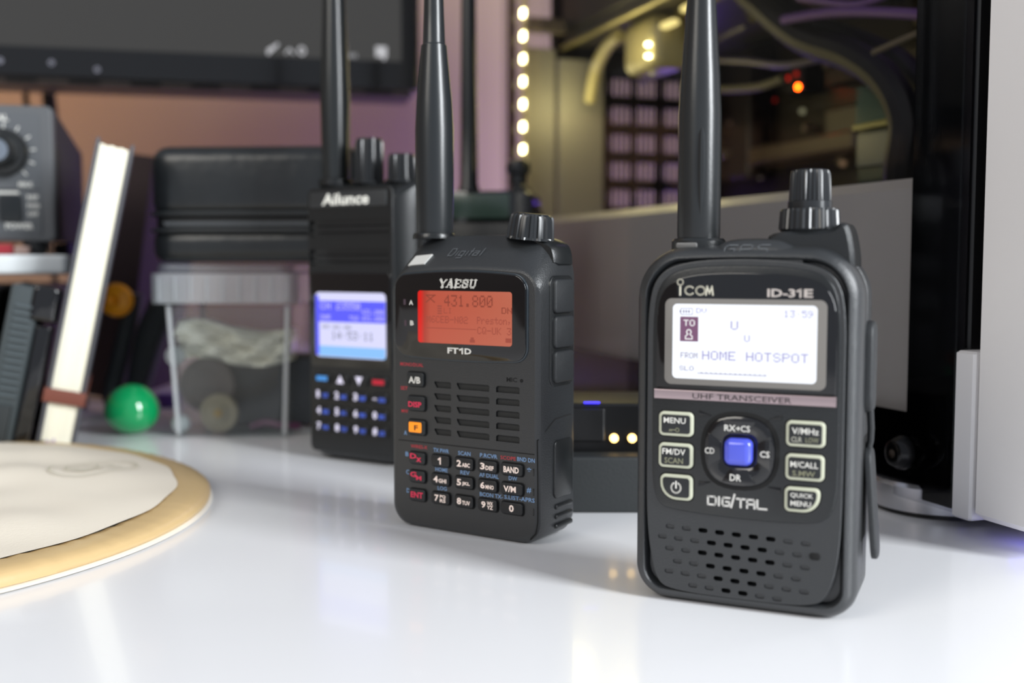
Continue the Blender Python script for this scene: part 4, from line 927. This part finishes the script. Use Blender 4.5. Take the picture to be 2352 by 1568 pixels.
# ------------------------------------------------------------------ leaning notebook
def make_notebook():
    R = empty('notebook', (-.2117, .521, 0.0002), (0, radians(12.0), radians(20)))
    tag(R, 'grey notebook with cream pages and brown elastic band, leaning upright on the desk', 'notebook')
    T, Hh, Dp = .0175, .150, .098
    cov = mat('notebook_grey', '55565c', .55, bump=.3, bscale=500)
    for x0 in (-T, -.0017):
        b = MB(); softbox(b, x0, 0, 0, x0 + .0017, Dp, Hh, .0008, .0006, n=3); b.build('cover', cov, R)
    b = MB(); softbox(b, -T, Dp - .0005, 0, 0, Dp + .0022, Hh, .001, .0006, n=3); b.build('spine', cov, R)
    pg = mat('cream_pages', 'fffbe6', .8)
    n = 6
    for i in range(n):     # sheaves of pages with slightly uneven edges
        x0 = -T + .0019 + i * (T - .0038) / n
        b = MB(); box(b, x0 + .00006, .0016 + .0005 * abs(sin(i * 2.1)), .002, x0 + (T - .0038) / n - .00006, Dp - .001, Hh - .0025 - .0004 * (i % 2), .0002); b.build('page_sheaf', pg, R, smooth=False)
    b = MB(); z = .021
    softbox(b, -T - .0011, -.0007, z, .0011, .0003, z + .0068, .0003, .0003, n=2); softbox(b, -T - .0011, -.0007, z, -T - .0001, Dp + .003, z + .0068, .0003, .0003, n=2); softbox(b, .0001, -.0007, z, .0011, Dp + .003, z + .0068, .0003, .0003, n=2)
    b.build('elastic_band', mat('brown_elastic', '7a4436', .7), R)
    b = MB(); tube(b, spline([(-.010, .003, .004), (-.0095, -.001, .0005), (-.011, -.004, .0022), (-.013, -.006, .0035)]), .0006, 6); b.build('ribbon', mat('lilac_ribbon', 'c9b8d0', .5), R)
make_notebook()
R = empty('brown_book', (-.2540, .712, .0005), (0, radians(8), 0)); tag(R, 'dark brown book standing behind the grey notebook', 'book')
brm = mat('brown_cover', '2e2020', .85, bump=.2, bscale=300)
for x0 in (-.030, -.002):
    b = MB(); softbox(b, x0, 0, 0, x0 + .002, .11, .160, .0008, .0006, n=3); b.build('cover', brm, R)
b = MB(); softbox(b, -.030, -.002, 0, 0, .0003, .160, .001, .0006, n=3); b.build('spine', brm, R)
b = MB(); box(b, -.0278, .001, .003, -.0022, .107, .157); b.build('page_block', mat('old_pages', '8a7f70', .8), R, smooth=False)

# dark ribbed slab and plain slab leaning under the shelf
def leaning(name, x, y, th_, hgt, dep, ang, m, lab, cat, ribs=False):
    R = empty(name, (x, y, 0.0003), (0, radians(ang), radians(21 if ang else 0))); tag(R, lab, cat)
    b = MB(); softbox(b, -th_, 0, 0, 0, dep, hgt, .002, .001); b.build('body', m, R)
    if ribs:
        for i in range(14):
            b = MB(); box(b, -th_ + .003, -.0012, .026 + i * .0033, -.002, .0004, .0276 + i * .0033, .0003); b.build('rib', mat('rib_grey', '4c5559', .5), R, smooth=False)
        b = MB(); softbox(b, -th_ + .002, -.0014, .003, -.003, .0002, .022, .001, .0005); b.build('end_panel', mat('rib_panel', '2a2f31', .45), R)
        b = MB(); softbox(b, -.0045, -.002, .064, .0095, .010, .081, .004, .002); b.build('latch_knob', LENS, R)
        b = MB(); softbox(b, .0001, -.001, .0, .008, dep, .062, .002, .001); b.build('lid', LENS, R)
    return R
leaning('equipment_case', -.2385, .512, .0135, .0790, .10, 12, mat('case_greyblack', '3b4346', .5), 'grey ribbed slab case leaning below the white shelf beside the notebook', 'case', True)
leaning('black_folder', -.2640, .516, .004, .078, .10, 12, mat('folder_black', '1d2022', .35), 'thin black folder leaning below the shelf left of the ribbed case', 'folder')
leaning('shade_block', -.262, .60, .045, .078, .07, 0, mat('shade_black', '101112', .4), 'black block added for the dark under the white shelf', 'box')  # black block added to stand for the shade under the shelf

# black folded strap with orange ends
def make_strap():
    R = empty('folded_strap', (-.2350, .640, 0.0)); tag(R, 'black padded strap folded into a loop with orange ends behind the green ball', 'strap')
    P = [(.013, 0, .0725), (.0095, 0, .055), (.0045, 0, .035), (.000, 0, .018), (-.0005, 0, .009), (.004, 0, .0055), (.0105, 0, .0085), (.0145, 0, .018), (.018, 0, .032), (.0235, 0, .050), (.032, 0, .068), (.034, 0, .078)]
    S = spline([Vector(p) for p in P], 6)
    b = MB()
    vs = []; fs = []; wd = .016; n = len(S)
    for i, p in enumerate(S):
        t = (S[min(i + 1, n - 1)] - S[max(i - 1, 0)]).normalized(); q = Vector((-t.z, 0, t.x)); u = i / (n - 1)
        hh = .0042 if u < .5 else .0042 + .0035 * min(1, (u - .5) * 3)
        for dy, dq in ((-wd / 2, -.6), (-wd / 2 - .001, 0), (-wd / 2, .6), (-wd / 2 + .002, 1), (wd / 2 - .002, 1), (wd / 2, .6), (wd / 2, -.6), (wd / 2 - .002, -1), (-wd / 2 + .002, -1)):
            vs.append(tuple(p + q * dq * hh + Vector((0, dy, 0))))
    m = 9
    for i in range(n - 1):
        for k in range(m): fs.append((i * m + k, i * m + (k + 1) % m, (i + 1) * m + (k + 1) % m, (i + 1) * m + k))
    fs += [tuple(range(m)), tuple(range((n - 1) * m, n * m))]
    b.add(vs, fs); b.build('strap_pad', mat('strap_black', '33393b', .7, bump=.6, bscale=700), R, ang=60)
    om = mat('orange_plastic', 'ffa818', .4, var=.25, bscale=150)
    b = MB(); lathe(b, [(.004, -.006), (.0085, -.004), (.0098, 0), (.0085, .004), (.0035, .0055), (.0005, .003)], n=28); o = b.build('orange_end', om, R); o.location = (.0075, -.0135, .0690); o.rotation_euler = (pi / 2, 0, 0)
    b = MB(); lathe(b, [(.002, -.004), (.0045, -.002), (.0045, .002), (.002, .004)], n=20); o = b.build('orange_end', mat('orange_bright', 'ffb020', .4, emit='ff9a10', es=.3), R); o.location = (-.0003, -.0140, .0690); o.rotation_euler = (pi / 2, 0, 0); o.scale = (1, 1, 1)  # faint glow put into the orange to brighten this end
make_strap()
# the strap's orange ends hang over the loop; green egg in front
def lump(name, loc, rx, ry, rz, m, rot=0):
    b = MB(); n = 24
    prof = [(sin(pi * i / n) * (1 + .06 * cos(pi * i / n)), -cos(pi * i / n)) for i in range(n + 1)]
    prof = [(max(r, .002), z) for r, z in prof]
    lathe(b, [(r * rx, z * rz) for r, z in prof], n=40)
    o = b.build(name, m, ang=70); o.location = loc; o.rotation_euler = (0, rot, 0); return o
R = lump('green_ball', (-.2010, .5720, .01345), .0142, .0142, .0132, mat('green_gloss', '0c9a58', .12, coat=.5)); tag(R, 'glossy green plastic ball on the desk by the clear tub', 'ball')
b = MB(); softbox(b, 0, 0, 0, .014, .012, .008, .001, .001); o = b.build('purple_clip', mat('purple_plastic', '5a3a8c', .4)); 
o.location = (-.2240, .675, .0); tag(o, 'small purple plastic piece behind the green ball', 'trinket')

# ------------------------------------------------------------------ clear tub with lid and contents
def make_tub():
    R = empty('storage_tub', (-.1460, .560, 0)); tag(R, 'clear plastic tub with a frosted clear lid under the black zip case', 'tub')
    wallm = clear('clear_plastic', 'f2f4f4', 'd8dcde', .035, .08); lidm = clear('frosted_lid', 'eceff0', 'e8ecef', .32, .18)
    def rg(h, i=0): s = .0295 + h * .045; return rr(-s + i, 0 - h * .045 + i, s - i, .060 + h * .045 - i, .006, n=5, m=2)
    b = MB(); rings = [[(p[0], p[1], z) for p in rg(z)] for z in (0, .0005, .03, .068)] + [[(p[0], p[1], z) for p in rg(z, .0008)] for z in (.068, .03, .0015)]
    loft(b, rings, f=lambda a, b_, c: (a, b_, c)); b.build('tub_wall', wallm, R)
    b = MB(); softbox(b, -.0395, -.0060, .0695, .0360, .067, .0850, .008, .0006); 
    b.build('lid', lidm, R)
    b = MB(); softbox(b, -.0370, -.0035, .0852, .0335, .0645, .0900, .008, .0015); b.build('lid_top', clear('lid_top_clear', 'e4e8ea', 'c8ced4', .22, .15), R)
    for sx, sy in ((-1, 0), (1, 0), (-1, 1), (1, 1)):
        b = MB(); tube(b, [(sx * (.0275 + h * .045), .0022 - h * .045 if not sy else .0578 + h * .045, h) for h in (.0015, .03, .0685)], .0013, 8); b.build('corner_edge', clear('edge_highlight' + str(sx) + str(sy), 'f4f4f4', 'f0f2f4', .5, .2), R)  # pale corner tubes added as the bright lines along the tub edges
    for i in range(9):
        b = MB(); box(b, -.034 + i * .0082, -.0070, .0710, -.0333 + i * .0082, -.0061, .0835); b.build('lid_rib', lidm, R, smooth=False)
    return R
make_tub()
def disc(name, loc, r, t, m, lab, cat, rings=(.8, .45), m2=None, tilt=0):
    R = empty(name, loc, (radians(90 - tilt), 0, 0)); tag(R, lab, cat, None)
    b = MB(); lathe(b, [(r * .94, 0), (r, t * .15), (r, t * .85), (r * .94, t), (r * rings[0], t), (r * rings[0] * .96, t * .8), (r * rings[1], t * .8), (r * rings[1] * .95, t * 1.05), (r * .1, t * 1.05)], n=48, rib=(24, r * .03, t * .1, t * .9)); b.build('disc_body', m, R, ang=30)
    b = MB(); lathe(b, [(r * .22, 0), (r * .22, t * .3), (r * .1, t * .35)], (0, 0, t * 1.05), 20); b.build('centre_boss', m2 or m, R)
disc('knurled_disc', (-.1530, .5675, .0122), .0102, .004, mat('bronze_disc', '9a917c', .35, metal=.5), 'knurled bronze disc standing inside the clear tub at the front', 'disc', m2=mat('brass_centre', 'a08448', .4))
disc('metal_ring', (-.1755, .5670, .0420), .0052, .003, mat('steel_disc', 'b0b4b6', .3, metal=.6), 'small shiny steel ring at the left wall of the clear tub', 'ring')
disc('brown_disc', (-.1640, .5850, .0250), .0150, .004, mat('dusty_disc', '6e625f', .5), 'dull brownish disc behind the bronze one inside the clear tub', 'disc')
o = lump('white_bead', (-.1735, .5660, .0065), .0048, .0048, .0048, mat('bead_white', 'a9aeb0', .4)); tag(o, 'small whitish bead in the corner of the clear tub', 'bead')
b = MB(); softbox(b, 0, 0, 0, .060, .030, .038, .006, .004); o = b.build('dark_pouch', mat('pouch_dark', '34363a', .6, bump=.5, bscale=200)); o.location = (-.1580, .588, .0018); tag(o, 'dark grey pouch filling the back of the clear tub', 'pouch')
b = MB(); tube(b, spline([(0, 0, .002), (.008, .002, .0042), (.017, 0, .003), (.026, .003, .0022)]), .0019, 8); o = b.build('pink_cord', mat('pink_cord', '6e3a5c', .5)); o.location = (-.1390, .5720, .0015); tag(o, 'short dull pink cord lying at the bottom of the clear tub', 'cord')
# crumpled white bag across the tub
b = MB(); nx, nz = 40, 14; vs = []; fs = []
rnd = random.Random(3)
for j in range(nz):
    for i in range(nx):
        a = i / (nx - 1); c = j / (nz - 1)
        x = -.029 + .060 * a; z = .0405 + .017 * c + .0035 * sin(a * 5 + 1) - .004 * (1 - a) * (1 - c); y = .0085 + .0035 * sin(a * 9 + c * 7) + .002 * sin(a * 23 - c * 11) + .0015 * sin(c * 25 + a * 4)
        vs.append((x, y, z))
for j in range(nz - 1):
    for i in range(nx - 1): fs.append((j * nx + i, j * nx + i + 1, (j + 1) * nx + i + 1, (j + 1) * nx + i))
k = len(vs); vs += [(x, y + .012, z) for x, y, z in vs]; fs += [tuple(k + q for q in reversed(f)) for f in fs]
for i in range(nx - 1):
    fs.append((i, i + 1, k + i + 1, k + i)); q = (nz - 1) * nx; fs.append((q + i, q + i + 1, k + q + i + 1, k + q + i))
for j in range(nz - 1):
    fs.append((j * nx, (j + 1) * nx, k + (j + 1) * nx, k + j * nx)); fs.append((j * nx + nx - 1, (j + 1) * nx + nx - 1, k + (j + 1) * nx + nx - 1, k + j * nx + nx - 1))
b.add(vs, fs); o = b.build('plastic_bag', mat('bag_white', 'e6e2d4', .3, coat=.3)); o.location = (-.1460, .5600, 0); tag(o, 'crumpled whitish plastic bag lying on the things in the clear tub', 'bag')

# ------------------------------------------------------------------ black zip case on the tub
def make_zip():
    R = empty('zip_case', (-.1400, .5500, .0902), (0, 0, radians(-4))); tag(R, 'black zipped fabric case lying on top of the clear tub', 'case')
    fm = mat('case_fabric', '1c1f21', .30, bump=1.0, bscale=130, var=.3)
    b = MB(); softbox(b, -.0455, 0, .0225, .0640, .075, .0590, .013, .008); b.build('upper_shell', fm, R, ang=60)
    b = MB(); softbox(b, -.0455, 0, .0004, .0640, .075, .0172, .013, .006); b.build('lower_shell', fm, R, ang=60)
    b = MB(); softbox(b, -.0440, .0012, .0150, .0625, .0738, .0240, .012, .001); b.build('zip_tape', mat('tape_black', '101112', .7), R, ang=60)
    def piping(z): 
        b = MB(); P = rr(-.0462, -.0006, .0647, .0756, .014, n=6, m=4); P.append(P[0]); tube(b, [(x, y, z) for x, y in P], .0011, 6); b.build('piping', mat('piping_black', '2a2d2f', .4), R)
    piping(.0250); piping(.0165)
    b = MB()
    for i in range(70):
        x = -.036 + i * .0013; box(b, x, .0001, .0196, x + .0007, .0013, .0208)
        box(b, x + .00065, .0001, .0188, x + .00135, .0013, .0198)
    o = b.build('zip_teeth', mat('teeth_grey', '6a6d70', .35, metal=.4), R, smooth=False); tag(o, kind='stuff')
make_zip()

# ------------------------------------------------------------------ cloth disc at lower left
def make_disc():
    cx, cy, RR = -.2529, .3764, .1409
    R = empty('fabric_disc', (cx, cy, 0)); tag(R, 'round cream fabric disc with tan satin binding lying on the desk at left', 'cloth')
    b = MB(); prof = [(RR - .013, .0012), (RR - .002, .0006), (RR + .0008, .0018), (RR + .0010, .0034), (RR - .0006, .0050), (RR - .004, .0058), (RR - .0105, .0060), (RR - .0135, .0056)]
    n = 220; vs = []; fs = []
    for (r, z) in prof:
        for i in range(n):
            a = 2 * pi * i / n; dz = .0003 * sin(a * 7) + .0002 * sin(a * 90)
            vs.append((r * cos(a), r * sin(a), z + (dz if z > .002 else 0)))
    for k in range(len(prof) - 1):
        for i in range(n): fs.append((k * n + i, k * n + (i + 1) % n, (k + 1) * n + (i + 1) % n, (k + 1) * n + i))
    b.add(vs, fs); b.build('binding', mat('tan_satin', 'c9ac7c', .38, bump=.2, bscale=800), R, ang=60)
    b = MB(); vs = []; fs = []; nr = 46; n = 160
    def hz(x, y):
        r = math.hypot(x, y) / (RR - .012); a = x * 40; f = max(0, 1 - r ** 4)
        h = .0013 * sin(38 * x + 90 * y + 2 * sin(30 * x)) + .0007 * sin(120 * y - 50 * x + 1.5 * sin(60 * x + 20 * y)) + .0004 * sin(200 * x + 160 * y)
        return .0064 + f * (h + .0021) + f * .006 * math.exp(-((y - .085) / .025) ** 2 - ((x + .01) / .05) ** 2)
    vs.append((0, 0, hz(0, 0)))
    for k in range(1, nr + 1):
        r = (RR - .0115) * k / nr
        for i in range(n):
            a = 2 * pi * i / n; rr_ = r * (1 + (.004 * sin(a * 140) if k == nr else 0)); x, y = rr_ * cos(a), rr_ * sin(a); vs.append((x, y, hz(x, y)))
    for i in range(n): fs.append((0, 1 + i, 1 + (i + 1) % n))
    for k in range(nr - 1):
        for i in range(n): fs.append((1 + k * n + i, 1 + (k + 1) * n + i, 1 + (k + 1) * n + (i + 1) % n, 1 + k * n + (i + 1) % n))
    b.add(vs, fs); b.build('cloth_top', mat('cream_cloth', 'dfd6c6', .85, bump=.4, bscale=1200), R, ang=80, fix=False)
    b = MB(); lathe(b, [(RR - .014, .0002), (RR - .001, .0002), (RR + .0018, .0006), (RR - .001, .0016), (RR - .014, .0016)], n=160); b.build('underside', mat('white_lining', 'efeae0', .6), R)
    # stitched oval emblem with a bird-like squiggle
    t = MB(); ex, ey = .0850, .0560
    def fw(u, v, wv):
        a = radians(-8); x = ex + u * cos(a) - v * sin(a); y = ey + u * sin(a) + v * cos(a); return (x, y, hz(x, y) + .0009)
    strokes(t, [arcpts(0, 0, .0145, .0215, 0, 360, 36)], 0, 0, 1, 1, .0006, 0, f=fw)
    strokes(t, [arcpts(-.002, 0, .007, .013, 40, 330, 16), [(-.008, .002), (-.002, .006), (.004, -.004), (.008, .008), (.003, .010)], [(-.006, -.008), (.002, -.012), (.006, -.004)]], 0, 0, 1, 1, .0007, 0, f=fw)
    t.build('emblem', mat('emblem_thread', 'b5b19a', .7), R, smooth=False, fix=False)
make_disc()
